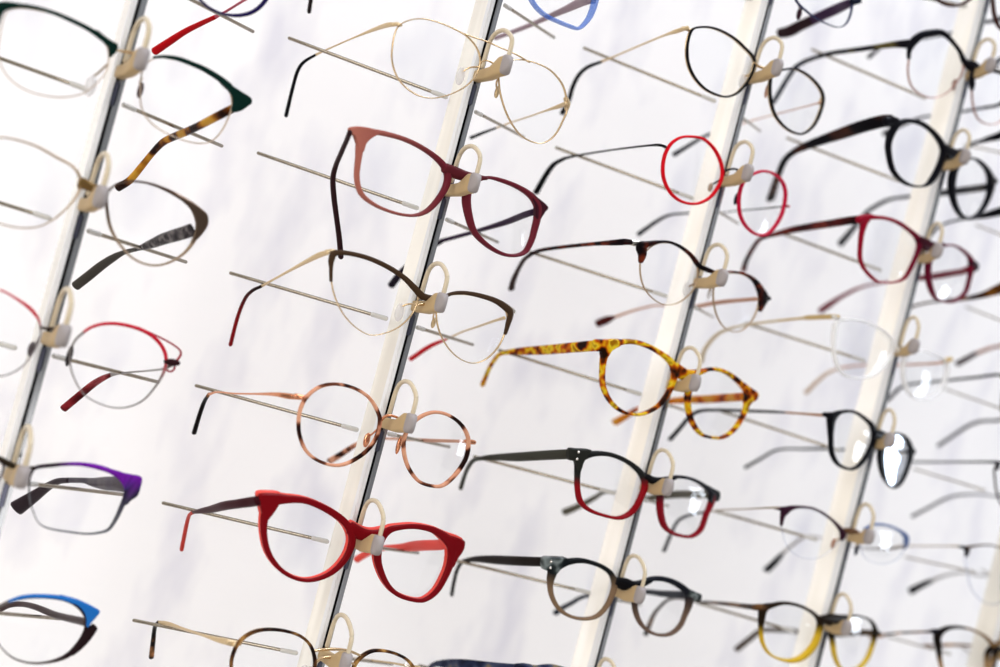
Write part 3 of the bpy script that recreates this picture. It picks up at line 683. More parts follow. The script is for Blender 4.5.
g.temple(kr, [(815,-10,3,70),(760,2,8,66),(700,25,20,64),(620,64,34,52),(540,98,48,44),(460,134,60,38),(380,170,72,34),(240,225,86,32),(110,272,98,32)], solid('#b5a0a8', .35), 2.4)
g.temple(PXK, [(414,-99,3,5),(385,-92,20,5),(350,-75,52,4),(325,-55,78,3.5),(317,-40,86,3.5),(313,-15,98,3.6),(309,12,106,3.8)], solid('#2d2324', .3), 2.4)

# --- dark plum temple pair at top of the third rail
k = K(740, 0, 6.667)
g = Glasses((803.9, -36.1), 'thin blue rimmed glasses with broad dark plum temple cut off by the top edge', yaw=0)
R = [(372,-10,11),(395,30,11),(435,68,10),(480,104,9),(540,140,7),(600,168,6),(655,182,6),(700,165,6),(730,115,7),(745,50,8),(748,-40,9),(710,-110,10),(640,-160,10),(550,-180,10),(450,-165,10),(385,-110,11)]
parts = [g.sweep('rim', k, R, solid('#2c3560', .3), 1.4, True)]; Q = g.lens(k, R)
parts += [g.sweep('end_piece', k, [(740,10,40),(775,8,44),(800,6,30)], solid('#151b33', .3), 2.4)]
PL = solid('#43284a', .35)
parts += [g.temple(k, [(790,2,3,36),(730,20,10,56),(640,62,26,66),(560,98,38,66),(480,135,50,68),(400,172,62,70),(330,208,72,74),(262,224,82,66)], PL, 3, 4, solid('#33191f', .3))]
g.mirror(parts); g._lens(np.array([[2*g.Xc-q[0], q[1], q[2]] for q in Q]))
g.sweep('bridge', k, [(370,-40,14),(320,-60,16),(270,-70,14)], solid('#2c3560', .3), 1.8)
g.pad(k, [(385,20,0),(395,50,4),(400,70,6)], (395,90,6), solid('#4b2f3c', .3), STEEL, (1.6,1,3.6))

# ================================================================= fourth rail
H4 = [(991, 64.5), (965.5, 156), (938, 250), (914.5, 345.5), (890.5, 439.5), (869.5, 536), (847, 627.5)]
k = K(880, 0, 5.558); kB = K(700, 0, 3.3333)
g = Glasses(H4[0], 'black browline glasses with thin pinkish lower rims on the fourth rail')
L = [(160,330),(155,400),(170,470),(215,518),(275,542),(335,535),(390,500),(435,445),(462,385),(455,320),(420,255),(370,208),(310,188),(250,192),(205,222),(175,272)]
R = [(520,420),(510,500),(518,590),(545,660),(600,690),(660,680),(710,620),(740,540),(735,470),(690,420),(620,395),(560,395)]
g.yaw = 0.
for q in (L, R):
    g.sweep('rim', k, q, metal('#b08f86', .35), 1.2, True, 7); g.lens(k, q)
BK = solid('#15141d', .3)
g.sweep('brow_bar', k, [(160,325,10),(162,285,20),(180,238,46),(228,198,44),(290,181,36),(342,182,34),(388,216,19),(440,280,15),(466,335,26),(500,362,62),(530,372,44),(512,420,26),(511,470,26),(511,500,8)], BK, 2.6, n=110, d=-.5)
g.sweep('brow_bar', k, [(620,392,12),(690,412,22),(738,460,36),(744,505,14)], BK, 2.6, d=-.5)
g.pad(k, [(455,420,0),(430,450,4),(420,460,6)], (412,470,6), solid('#a98578', .3), STEEL, (1.6,1,3.6))
g.temple(kB, [(695,146,3,30),(650,148,10,22),(590,156,24,17),(520,166,40,16),(440,177,60,15),(390,190,72,14),(350,204,80,14),(318,225,87,14),(288,268,94,13),(262,312,100,13),(242,345,104,11)], tort(['#14131c', '#1b1a22', '#6d6236'], 60, name='black_gold_metal'), 1.8, 6, solid('#1d2436', .3))
g.temple(k, [(745,500,3,22),(667,578,22,18),(590,597,38,18),(520,608,54,16),(430,626,70,14),(330,640,84,14),(235,652,94,14),(110,700,103,20),(20,745,109,30)], BK, 2.2)

k = K(865, 100, 7.407); kr = K(880, 120, 5.558)
g = Glasses(H4[1], 'thick glossy black plastic glasses, second full pair on the fourth rail')
L = [(172,330,32),(180,430,28),(205,520,26),(250,580,24),(310,622,22),(380,640,16),(450,632,18),(500,585,36),(542,510,38),(572,430,36),(580,360,38),(540,282,32),(480,217,28),(410,172,32),(330,155,36),(255,170,44),(200,235,46)]
R = [(520,214,12),(560,237,16),(600,285,24),(618,345,36),(605,420,22),(572,490,14),(530,538,16),(480,548,16),(440,518,20),(412,460,24),(398,390,32),(401,320,38),(420,262,34),(465,222,20)]
g.fit(k, L, kr, R)
for q, kk in ((L, k), (R, kr)):
    g.sweep('rim', kk, q, BK, 3.2, True); g.lens(kk, q, d=1)
g.sweep('bridge', k, [(575,340,50),(625,392,96),(680,398,76),(720,370,30)], BK, 3.4)
g.sweep('end_piece', k, [(235,165,66),(195,155,74),(150,160,70)], BK, 3.2)
g.sweep('end_piece', kr, [(610,330,46),(628,342,50),(636,350,34)], BK, 3.2)
g.temple(kB, [(640,402,3,40),(605,405,8,42),(540,422,20,40),(470,446,36,36),(410,466,50,30),(350,488,64,24),(310,508,74,16),(282,535,83,14),(262,580,92,14),(247,625,99,17),(235,665,105,20)], tort(['#131219', '#17151a', '#4a2c22'], 50, name='black_brown_acetate'), 3)
g.temple(kr, [(622,366,3,34),(570,376,10,38),(500,386,24,38),(400,398,42,36),(320,410,58,28),(220,418,72,18),(125,430,84,16),(60,440,92,14),(0,465,98,14),(-70,510,104,13),(-128,575,108,16),(-150,605,111,20),(-222,690,116,30)], BK, 3)

k = K(840, 200, 6.231); kC = K(700, 170, 3.3333)
g = Glasses(H4[2], 'burgundy red plastic glasses with brown tortoise left temple')
L = [(165,112,46),(220,108,26),(290,115,22),(360,140,22),(430,187,22),(486,242,30),(490,302,22),(460,380,15),(420,460,13),(385,498,11),(320,515,11),(240,510,14),(190,475,14),(145,420,13),(124,360,15),(126,280,17),(138,190,26)]
R = [(680,280,12),(740,297,14),(800,347,18),(822,402,32),(808,480,14),(783,570,12),(740,613,15),(690,636,14),(630,628,14),(586,600,20),(556,520,30),(547,440,32),(558,370,32),(600,305,20)]
g.fit(k, L, k, R)
BU = vcol(.28, 'burgundy_acetate')
def buf(c, p):
    x = (p[0]-840)*6.231; a = np.array(lin('#a01432')); b = np.array(lin('#741033')); t = min(1, max(0, (x-300)/200)); return tuple(a*(1-t)+b*t)
for q in (L, R):
    g.sweep('rim', k, q, BU, 2.8, True, cols=buf); g.lens(k, q, d=1)
g.sweep('bridge', k, [(486,238,44),(535,278,78),(580,288,56),(640,275,24)], solid('#4a0a22', .3), 3.2)
g.sweep('end_piece', k, [(175,112,52),(140,118,58),(110,126,46)], BU, 3, cols=buf)
g.sweep('end_piece', k, [(818,385,40),(834,410,56),(830,435,40)], solid('#2a1020', .3), 3)
g.temple(kC, [(540,162,3,24),(500,168,10,26),(440,178,24,25),(380,187,40,24),(320,197,56,22),(270,209,68,17),(225,221,77,11),(196,234,84,9),(172,268,92,9),(153,305,98,10),(145,334,103,12)], tort(['#2d1013', '#5b1b1a', '#7a2f22'], 90, name='red_brown_tortoise'), 2.6)
g.temple(k, [(815,425,3,34),(760,446,12,36),(690,458,26,38),(600,473,42,38),(500,486,58,32),(400,500,74,16),(320,508,82,12),(260,516,88,11),(180,530,94,11),(100,556,100,13),(0,608,107,18),(-70,655,112,30),(-125,692,116,30)], solid('#82122f', .3), 2.8)

k = K(790, 290, 4.762)
g = Glasses(H4[3], 'colourless clear plastic glasses with cream gold temples')
L = [(225,150,15),(300,140,14),(380,160,14),(450,200,14),(490,250,15),(480,310,14),(440,370,13),(380,410,12),(320,420,12),(260,405,13),(225,360,14),(208,290,15),(209,210,18)]
R = [(580,295,12),(640,290,12),(700,312,12),(742,345,14),(745,400,14),(720,465,13),(680,505,12),(630,520,12),(580,505,13),(550,460,15),(537,390,18),(545,325,18)]
g.fit(k, L, k, R)
CL = clear_acetate('#f1eee8', .5)
for q in (L, R):
    g.sweep('rim', k, q, CL, 2.8, True); g.lens(k, q, d=1)
g.sweep('bridge', k, [(488,262,26),(520,290,26),(560,302,22)], CL, 3)
g.sweep('end_piece', k, [(250,140,24),(225,132,22),(205,128,18)], CL, 2.6)
g.sweep('end_piece', k, [(738,340,20),(756,332,22),(768,326,18)], solid('#e2c78f', .3, .3), 2.6)
CRM = solid('#e3d2b4', .35)
g.temple(kC, [(462,488,2,11),(440,489,8,16),(360,492,28,15),(340,494,34,9),(260,502,52,8),(150,517,70,8),(80,536,82,8),(45,560,90,9),(15,600,97,10),(5,640,104,11)], solid('#dcc08a', .3, .3), 1.6, 4, CRM)
g.temple(k, [(750,342,2,14),(680,350,14,12),(600,354,32,11),(490,358,52,10),(400,356,70,9),(320,360,80,9),(240,370,88,10),(180,395,94,12),(130,435,100,14),(75,490,106,18)], PEACH, 1.6, 6, solid('#ead3bf', .4))

k = K(790, 390, 4.762); kD = K(700, 330, 3.3333)
g = Glasses(H4[4], 'black round glasses with a bright white reflection in one lens')
L = [(200,132,42),(240,105,18),(300,103,14),(350,131,16),(390,171,22),(402,220,24),(383,280,20),(350,335,16),(310,371,13),(270,374,14),(225,350,17),(199,300,20),(194,230,20),(194,170,32)]
R = [(520,208,10),(556,232,14),(576,290,22),(566,350,12),(545,410,8),(520,450,7),(490,466,7),(460,440,10),(440,390,24),(432,310,32),(448,250,26),(485,216,14)]
g.fit(k, L, k, R)
BB = solid('#101017', .2)
for q, lm in ((L, None), (R, GLARE)):
    g.sweep('rim', k, q, BB, 2.4, True); g._lens(np.array([g.U(*k(p)[:2], 1) for p in cr([p[:2] for p in q], 64, True)]), lm, .5 if lm else 2.2)
g.sweep('bridge', k, [(398,205,40),(430,216,50),(465,232,40)], BB, 3)
g.sweep('end_piece', k, [(205,125,40),(180,120,30),(163,116,22)], BB, 2.8)
g.sweep('end_piece', k, [(574,280,22),(582,290,26),(584,300,18)], BB, 2.8)
g.temple(kD, [(422,285,2,10),(395,283,6,9),(340,279,18,7),(285,275,30,7),(230,272,44,9),(165,270,58,9),(60,267,72,9),(0,270,80,9),(-35,290,88,9),(-65,325,95,10),(-100,365,103,12)], solid('#b98a66', .3, .6), 1.4, 3, BLACKMET)
g.temple(k, [(580,298,2,12),(520,294,14,12),(440,288,30,11),(380,284,42,11),(230,284,72,11),(185,278,78,14),(60,281,88,11),(-20,280,92,10),(-80,292,97,10),(-130,322,102,11),(-215,370,110,14)], solid('#1c1b1d', .3, .3), 1.4)

k = K(730, 480, 4.762)
g = Glasses(H4[5], 'half rimless plum topped glasses with gold bridge and black tips')
L = [(250,180),(250,250),(275,320),(330,365),(400,375),(460,350),(510,300),(535,250),(500,207),(440,165),(370,140),(300,138)]
R = [(620,290),(640,235),(690,217),(750,222),(810,248),(834,290),(825,340),(790,380),(730,400),(670,390),(630,350)]
g.fit(k, L, k, R)
NY = clear_acetate('#d8d8da', .12)
for q in (L, R):
    g.sweep('rim', k, q, NY, .8, True, 3); g.lens(k, q)
PM = solid('#3d1d30', .3)
g.sweep('brow_bar', k, [(244,215,8),(250,175,20),(262,148,38),(295,132,22),(340,128,11),(390,134,11),(440,156,11),(490,194,12),(528,236,22),(538,262,30),(530,285,10)], PM, 1.8, n=70, d=-.4)
g.sweep('end_piece', k, [(262,138,24),(235,136,18),(212,134,10)], PM, 1.8)
g.sweep('brow_bar', k, [(640,232,8),(690,211,10),(750,216,11),(805,240,14),(838,270,24),(838,305,18),(830,325,8)], solid('#6a7fae', .3), 1.8, n=50, d=-.4)
g.sweep('bridge', k, [(538,245,32),(565,242,28),(595,246,26),(625,262,14)], solid('#7a5636', .3, .5), 1.8)
g.pad(k, [(532,275,0),(510,285,4),(500,292,6)], (492,302,6), solid('#c99f8a', .3), GOLD, (1.5,1,3.2))
g.pad(k, [(615,290,0),(606,300,5),(602,315,6)], (603,332,6), solid('#2a2a3c', .3), GOLD, (1.3,1,3.6))
g.temple(PXK, [(779,507.5,2,2),(765,508,10,1.6),(745,509,30,1.5),(722,510,55,1.5),(705,512,72,1.7),(690,515,82,1.9),(678,521,89,2.2),(671,534,96,2.4),(664,551,102,2.8)], metal('#a89a8c', .3), 1.2, 4, solid('#3c3c44', .3))
g.temple(k, [(832,315,2,12),(760,328,14,12),(690,327,28,9),(620,322,44,7),(480,290,70,7),(420,272,78,8),(355,272,86,10),(300,308,92,10),(250,350,97,11),(235,368,99,20),(205,400,103,28),(172,432,107,30)], metal('#9a9390', .3), 1.2, 8, BLACK, tiplabel='black temple tip')

k = K(690, 560, 6.231); kr = K(840, 560, 6.231)
g = Glasses(H4[6], 'plastic glasses fading from dark brown above to clear yellow below')
L = [(460,300,46),(520,280,26),(580,268,19),(650,276,20),(720,302,20),(780,342,22),(810,388,32),(802,450,34),(772,530,38),(710,598,36),(640,627,28),(560,618,16),(490,580,15),(450,510,15),(441,430,19),(446,360,36)]
R = [(60,350,12),(130,352,12),(190,377,14),(220,440,18),(204,520,14),(170,610,12),(120,670,14),(60,690,14),(0,670,16),(-33,600,20),(-46,520,24),(-52,440,30),(-20,380,22)]
g.fit(k, L, kr, R)
f1 = ygrad(k, 400, 470, '#2c1e10', '#e2bd3a'); f2 = ygrad(kr, 480, 545, '#2c2418', '#e0bf45')
for q, kk, f in ((L, k, f1), (R, kr, f2)):
    g.sweep('rim', kk, q, BRC, 2.8, True, cols=f); g.lens(kk, q, d=1)
g.sweep('bridge', k, [(808,366,36),(870,372,76),(930,366,56),(985,352,20)], solid('#241a12', .3), 3.2)
DB = tort(['#24170e', '#3d2614', '#7d5a38'], 60, name='brown_acetate')
g.sweep('end_piece', k, [(475,300,46),(445,297,48),(415,294,40)], DB, 3)
g.sweep('end_piece', kr, [(215,440,26),(230,452,34),(240,460,26)], solid('#2c2418', .3), 3)
g.temple(k, [(440,296,3,40),(400,294,8,36),(330,286,22,30),(260,277,38,25),(180,269,52,20),(105,263,64,16),(50,262,72,14),(-60,240,84,11),(-130,245,90,10),(-180,285,95,10),(-228,345,100,12),(-275,462,108,20)], DB, 2.8)
g.temple(kr, [(225,455,3,36),(160,452,10,34),(80,456,24,32),(-20,462,42,30),(-200,470,72,24),(-290,440,84,26),(-380,436,90,24),(-450,436,95,22),(-500,442,98,20),(-560,490,104,24),(-645,558,111,28)], solid('#4d3a26', .3), 2.8)

# --- brown pair cut by the top edge of the fourth rail
k = shift(K(880, 0, 5.558), 21, -92)
g = Glasses((1012.1, -25.4), 'brown rimmed glasses cut off by the top right corner', yaw=0)
L = [(160,330),(155,400),(170,470),(215,518),(275,542),(335,535),(390,500),(435,445),(462,385),(455,320),(420,255),(370,208),(310,188),(250,192),(205,222),(175,272)]
R = [(520,420),(510,500),(518,590),(545,660),(600,690),(660,680),(710,620),(740,540),(735,470),(690,420),(620,395),(560,395)]
BW = solid('#4b2a22', .3)
for q in (L, R):
    g.sweep('rim', k, q, BW, 2.2, True, 16); g.lens(k, q, d=1)
g.sweep('bridge', k, [(462,350,30),(490,368,40),(522,400,30)], BW, 2.6)
g.temple(k, [(165,280,3,20),(60,290,20,18),(-60,310,50,16),(-140,360,80,14),(-180,430,95,14)], BW, 2)
g.temple(k, [(745,500,3,24),(640,560,20,24),(560,610,34,24),(510,628,46,22),(440,640,60,18),(300,690,78,14),(-60,760,90,12),(-130,790,98,14),(-180,830,104,22)], solid('#1d1622', .3), 2)

# ================================================================= fifth rail: left halves at the right edge
P5 = {j: tuple(v) for j, v in enumerate([(1157.3,65.7),(1136.4,148.7),(1115.4,232.),(1094.3,315.7),(1073.1,399.6),(1051.9,483.9),(1030.6,568.5),(1009.2,653.4)])}
D = lambda y: K(880, y, 5.558)
k = D(547)
g = Glasses(P5[7], 'black topped brown glasses cut off by the lower right corner', yaw=0)
L0 = [(318,500,40),(345,465,30),(390,447,20),(450,446,15),(520,463,14),(580,495,15),(622,540,20),(640,590,24),(610,660,20),(560,730,16),(490,765,14),(420,760,14),(360,710,14),(335,640,18),(325,560,28)]
def lf(c, p):
    y = (p[1]-547)*5.558; a = np.array(lin('#1f1713')); b = np.array(lin('#b4936a')); t = min(1, max(0, (y-590)/60)); x = (p[0]-880)*5.558
    if y < 560 and x > 470: a = np.array(lin('#8a6c48'))
    return tuple(a*(1-t)+b*t)
parts = [g.sweep('rim', k, L0, BRC, 2.8, True, cols=lf)]; Q = g.lens(k, L0, d=1)
parts += [g.sweep('end_piece', k, [(325,472,36),(305,470,30),(285,470,20)], BK, 2.8)]
parts += [g.temple(k, [(300,470,3,20),(260,471,8,13),(180,474,22,12),(100,478,40,12),(40,486,54,13),(0,496,62,15),(-60,500,72,12)], tort(['#2b1a10', '#6b4426', '#b98a52'], 70, name='brown_gold_acetate'), 2.2)]
g.mirror(parts); g._lens(np.array([[2*g.Xc-q[0], q[1], q[2]] for q in Q]))
g.sweep('bridge', k, [(630,560,40),(670,585,60),(710,590,50),(760,580,40)], BK, 3)

def generic(j, label, lensk, L, rimmat, w, depth, lt, lmat, rt, rmat, tipL=None, tipR=None, tmL=None, tmR=None, thick=1.8, extra=None):
    g = Glasses(P5[j], label, yaw=0)
    parts = [g.sweep('rim', lensk, L, rimmat, depth, True, w)]; Q = g.lens(lensk, L)
    if extra: parts += extra(g)
    g.mirror(parts); Q2 = np.array([[2*g.Xc-q[0], q[1], q[2]] for q in Q]); g._lens(Q2)
    z = g.P[2]
    xi = max(q[0] for q in Q); zi = np.mean([q[2] for q in Q])
    tube('bridge', [np.array([xi-1, g.Y+2, zi+6]), np.array([g.Xc, g.Y-.5, zi+9]), np.array([2*g.Xc-xi+1, g.Y+2, zi+6])], max(.7, depth*.5), rimmat, g.e, g.org)
    if lt:
        if j <= 4:                                    # start the temple at the outer end of the rim
            b = min(Q, key=lambda q: q[0]); hz = proj((b[0]-.3, b[1], b[2]+5)); lt = [(hz[0], hz[1], b[1]-g.Y, lt[0][3])]+lt[1:]
        g.temple(PXK, lt, lmat, thick, tipL, tmL)
    if rt:
        # right temple: starts at the mirrored hinge, which lies outside the picture
        xh = 2*g.Xc-min(q[0] for q in Q); h = proj((xh, g.Y+4, zi+12))
        g.temple(PXK, [(h[0], h[1], 3, rt[0][3]), ((h[0]*.6+rt[0][0]*.4), (h[1]*.6+rt[0][1]*.4), 30, rt[0][3])]+rt, rmat, thick, tipR, tmR)
    return g
base = [(160,330),(155,400),(170,470),(215,518),(275,542),(335,535),(390,500),(435,445),(462,385),(455,320),(420,255),(370,208),(310,188),(250,192),(205,222),(175,272)]
def bs(j):                       # lens outline placed beside nose rest j of the fifth rail, in pixels
    cx, cy = P5[j]
    return [(cx-45.5+(x-310)/5.558*.92, cy+2+(y-365)/5.558*.92) for x, y in base]
generic(6, 'thin glasses with black corner lug and black tip, second up from lower right corner', PXK, [(965,550),(967,570),(972,590),(985,603),(1000,603),(1012,592),(1020,575),(1016,560),(1006,550),(990,545.5),(975,546)],
        NY, 1.2, 1.2, [(958,546,2,2),(945,546,12,1.6),(920,546,40,1.6),(900,546,62,1.8),(888,549,74,2)], metal('#c0b4a4', .3),
        [(984,575.5,76,2.2),(965,572.5,84,2.2),(951,574,89,2.4),(940,577,92,2.8),(931,581,95,3.8),(921,585.5,98,5.6),(910,591.5,102,7.2)], metal('#aaa7a5', .3), None, 6, None, BLACK,
        extra=lambda g: [g.sweep('end_piece', PXK, [(957,546.5,1.6),(962,547,3),(967,549.5,5),(966,556,2)], BK, 2), g.sweep('brow_bar', PXK, [(966,548,4),(974,546,2),(990,545,1.4),(1004,549,1.6)], solid('#5f4a3a', .3), 1.6, d=-.3)])
generic(5, 'slim black wire temple glasses on the right edge beside the white reflecting lens', PXK, [(996,466),(995,480),(998,497),(1006,510),(1020,516),(1034,510),(1042,492),(1040,474),(1030,463),(1012,459)],
        solid('#5a5250', .3, .4), 1.4, 1.2, [(999,462.5,2,3.2),(990,462,8,2.4),(960,462,34,2),(930,462,58,2),(912,462,72,2)], BLACKMET,
        [(1000,496,74,2),(985,494.5,80,2),(968,494.5,86,2.2),(954,496,91,2.4),(943,500,94,2.6),(928,508,99,2.6),(912,516.5,105,3)], solid('#79777c', .35, .3), extra=lambda g: [g.sweep('end_piece', PXK, [(994,462,2.6),(997.5,463.5,4.4),(997,469,2.4)], BK, 2)])
generic(4, 'black straight temple glasses on the right edge above a grey curved temple', PXK, bs(4), BLACKMET, 2., 1.6,
        [(1012,374,2,3),(1000,375,12,3),(975,377.5,40,2.8),(950,380,60,2.6),(930,382,74,2.4),(912,384,84,2.4),(900,388,91,2.4),(887,401,100,2.8)], solid('#131318', .3),
        [(1000,420,76,3.2),(983,421,84,3.2),(970,425,90,3.2),(957,433,96,3),(938,446,103,3.2)], solid('#78767a', .35), thick=2.)
generic(3, 'brown and gold tortoise temple glasses on the right edge', PXK, bs(3), solid('#4a2c1c', .3), 3.2, 2.6,
        [(1030,279,2,11),(1012,285,10,11),(1000,289,18,10),(985,294.5,28,6.5),(972,297.5,38,4.6),(958,299.5,50,3.6),(940,301,64,2.4),(924,303.5,76,2.2),(910,308,86,2.2),(898,320,96,2.4)], tort(['#2a160c', '#4d2a12', '#8a5a1c'], 60, name='umber_tortoise'),
        [(1000,346,80,3),(988,349,85,3.2),(976,353.5,90,3.6),(967,358.5,96,4.2),(957,364,102,4.8)], solid('#b98d7c', .35), None, 4, None, solid('#3a1c1c', .3), thick=2.4)
generic(2, 'black thick temple glasses on the right edge beneath the thick black pair', PXK, bs(2), BK, 4, 3,
        [(1040,198,2,9),(1020,206,10,9),(1000,211.5,20,8.5),(985,215.5,30,6),(972,218,42,3.6),(960,219.5,54,2.6),(947,223,66,2.2),(936,229,76,2.2),(926,241,88,2.6)], solid('#1b1b20', .3), None, None, thick=3)
generic(1, 'glossy black temple glasses on the upper right edge', PXK, bs(1), BK, 4, 3,
        [(1060,112,2,9),(1030,122,10,9),(1000,135.5,26,7.5),(990,138.5,34,6),(982,141,42,4),(973,143.5,52,3.2),(966,149,62,3),(958,160,74,3.2)], BK, None, None, thick=3)
generic(0, 'blue black wire glasses on the far upper right edge', PXK, bs(0), NAVY, 2, 1.6,
        [(1080,40,2,4),(1050,48,16,3.4),(1020,55,40,3),(1003,58,52,3),(998,61,58,4),(994,68,66,4)], NAVY, None, None)
# ------------------------------------------------------------------ display rails
MZ0, MZ1 = -720., 330.                            # rails run from plinth to ceiling rail, well outside the picture
def acrylic_panel(c0, c1):
    m, nt, b = newmat('rail_side_panel')
    tc = nt.nodes.new('ShaderNodeTexCoord'); mp = nt.nodes.new('ShaderNodeMapping'); mp.inputs['Scale'].default_value = (60, 60, 9)
    nz = nt.nodes.new('ShaderNodeTexNoise'); nz.inputs['Scale'].default_value = 1.; nz.inputs['Detail'].default_value = 2
    rp = nt.nodes.new('ShaderNodeValToRGB'); rp.color_ramp.elements[0].position = .35; rp.color_ramp.elements[0].color = lin(c0); rp.color_ramp.elements[1].position = .6; rp.color_ramp.elements[1].color = lin(c1)
    nt.links.new(tc.outputs['Object'], mp.inputs['Vector']); nt.links.new(mp.outputs['Vector'], nz.inputs['Vector']); nt.links.new(nz.outputs['Fac'], rp.inputs['Fac']); nt.links.new(rp.outputs['Color'], b.inputs['Base Color'])
    b.inputs['Roughness'].default_value = .1; b.inputs['Coat Weight'].default_value = .6; b.inputs['Coat Roughness'].default_value = .03
    return m
PANEL = acrylic_panel('#d9d4ca', '#efebe2'); PANEL2 = acrylic_panel('#f1ece2', '#fdfaf4'); LIP = solid('#ffffff', .15, coat=.5); CHROME = solid('#c3c6cb', .14, .6); SLOT = solid('#0d0c0e', .4)
BLOCK = solid('#d2b88f', .42); CAPM = solid('#b6aeac', .35); LOOPM = solid('#e2d3b8', .3, coat=.5); SLEEVE = clear_acetate('#e9e6e0', .6)
RFS = [24., 23., 21., 17., 14.]; DEP = 18.        # rail fronts (Y) and rail depth
rail_labels = ['first display rail, leftmost, with white side and black front slot', 'second display rail, holding the sharp gold, pink and red glasses',
               'third display rail, holding the red round and yellow tortoise glasses', 'fourth display rail, blurred, right of centre', 'fifth display rail, faint at the lower right edge']
RX = [-151.7, -.2, 152.5, 306.0, 460.5]
for i, x in enumerate(RX):
    RF = RFS[i]; RB = RF+DEP
    e = thing('display_rail', rail_labels[i], 'display rail', (x, RF, MZ0), 'display rails'); og = (x, RF, MZ0)
    box('side_panel', (x-2.6, RF+1.5, MZ0), (x+2.6, RB, MZ1), PANEL if i in (0, 1, 4) else PANEL2, e, og, .5)
    box('front_lip', (x-2.9, RF, MZ0), (x-.8, RF+4, MZ1), LIP, e, og, .4)
    box('front_lip', (x+.3, RF, MZ0), (x+2.8, RF+5, MZ1), CHROME, e, og, .5)
    box('front_slot', (x-1.0, RF+.5, MZ0), (x+.4, RF+3, MZ1), SLOT, e, og, 0)

# ------------------------------------------------------------------ nose rests
hold = {1: [(179.4, -83.3)]+H1[:5], 2: [(537.1, -56.8)]+H2, 3: [(803.9, -36.1)]+H3, 4: [(1012.1, -25.4)]+H4, 5: [P5[j] for j in range(8)]}
pins = {}                                          # (rail, row): left tip, left start, right start, right tip
pins[2,0] = ((289,38),(446,97),(476,112),(523.6,137)); pins[2,1] = ((258,153),(417,208),(447,219.6),(497.6,242))
pins[2,2] = ((230.4,273),(386,318.5),(417.6,327.4),(472.8,344.7)); pins[2,3] = ((196,385.6),(356.6,429.7),(389,433.8),(449,446.8))
pins[2,4] = ((163,503),(327,541.5),(365,546),(418,553)); pins[2,5] = ((133.7,620.3),(296,653),(335,657),(392,664))
pins[1,0] = ((-65,35),(86,89),(124,105),(222,146)); pins[1,1] = ((-90,175),(49,218),(89,231),(186,262)); pins[1,2] = ((-115,312),(14.4,347.7),(54,356),(158,382))
pins[1,3] = (None,None,(25,483),(124.5,494.8)); pins[1,4] = (None,None,(-14,612),(60,618.7)); pins[1,-1] = (None,None,(165,-14),(253,31.5))
pins[2,-1] = (None,None,(505,5.3),(554,37.5))
pins[3,0] = ((584,48),(714.5,101),(744,119),(760,131)); pins[3,1] = ((556,147.6),(692,198),(721,213),(738,223.5)); pins[3,2] = ((530,252),(666,296),(695.5,307.5),(713,317))
pins[3,3] = ((499,350),(640,394),(668,405),(690,412)); pins[3,4] = ((474,456.5),(614,493),(645,500),(668,506)); pins[3,5] = ((445,558),(589,592.6),(618,600),(640,605)); pins[3,6] = ((419,665.5),(560,697),(590,705),(612,712))
pins[4,0] = ((812,49.5),(925,98),None,None); pins[4,1] = ((787,138),(899,181),None,None); pins[4,2] = ((781,233),(880,270),None,None); pins[4,3] = ((745,323),(864,360.5),None,None)
pins[4,4] = ((721,411),(838,450),None,None); pins[4,5] = ((715,511),(816,539.5),None,None); pins[4,6] = ((698,603),(793,631),None,None)
pins[5,2] = ((976,225),(1030,246),None,None); pins[5,3] = ((966,307),(1015,326),None,None); pins[5,4] = ((945,389),(1002,409),None,None); pins[5,5] = ((914,469),(984,490),None,None); pins[5,6] = ((905,557),(975,572),None,None); pins[5,7] = ((889,637),(950,654),None,None)
on = {1: ['purple navy', 'green browline', 'taupe metal', 'red and grey wire', 'purple cat-eye', 'blue cat-eye'],
      2: ['pale blue', 'gold aviator', 'dusty pink', 'brown browline', 'round mottled pink', 'dark red', 'gold double bridge'],
      3: ['plum temple', 'black and gold', 'red round', 'dark tortoise browline', 'yellow tortoise', 'black and red square', 'grey and tan', 'navy'],
      4: ['brown', 'black browline', 'thick black', 'burgundy', 'clear', 'black round', 'half rimless plum', 'brown and yellow'],
      5: ['blue black', 'upper glossy black', 'lower thick black', 'umber tortoise', 'black straight temple', 'slim black wire', 'black lugged', 'corner brown']}
STEELP = metal('#a39a8c', .25)
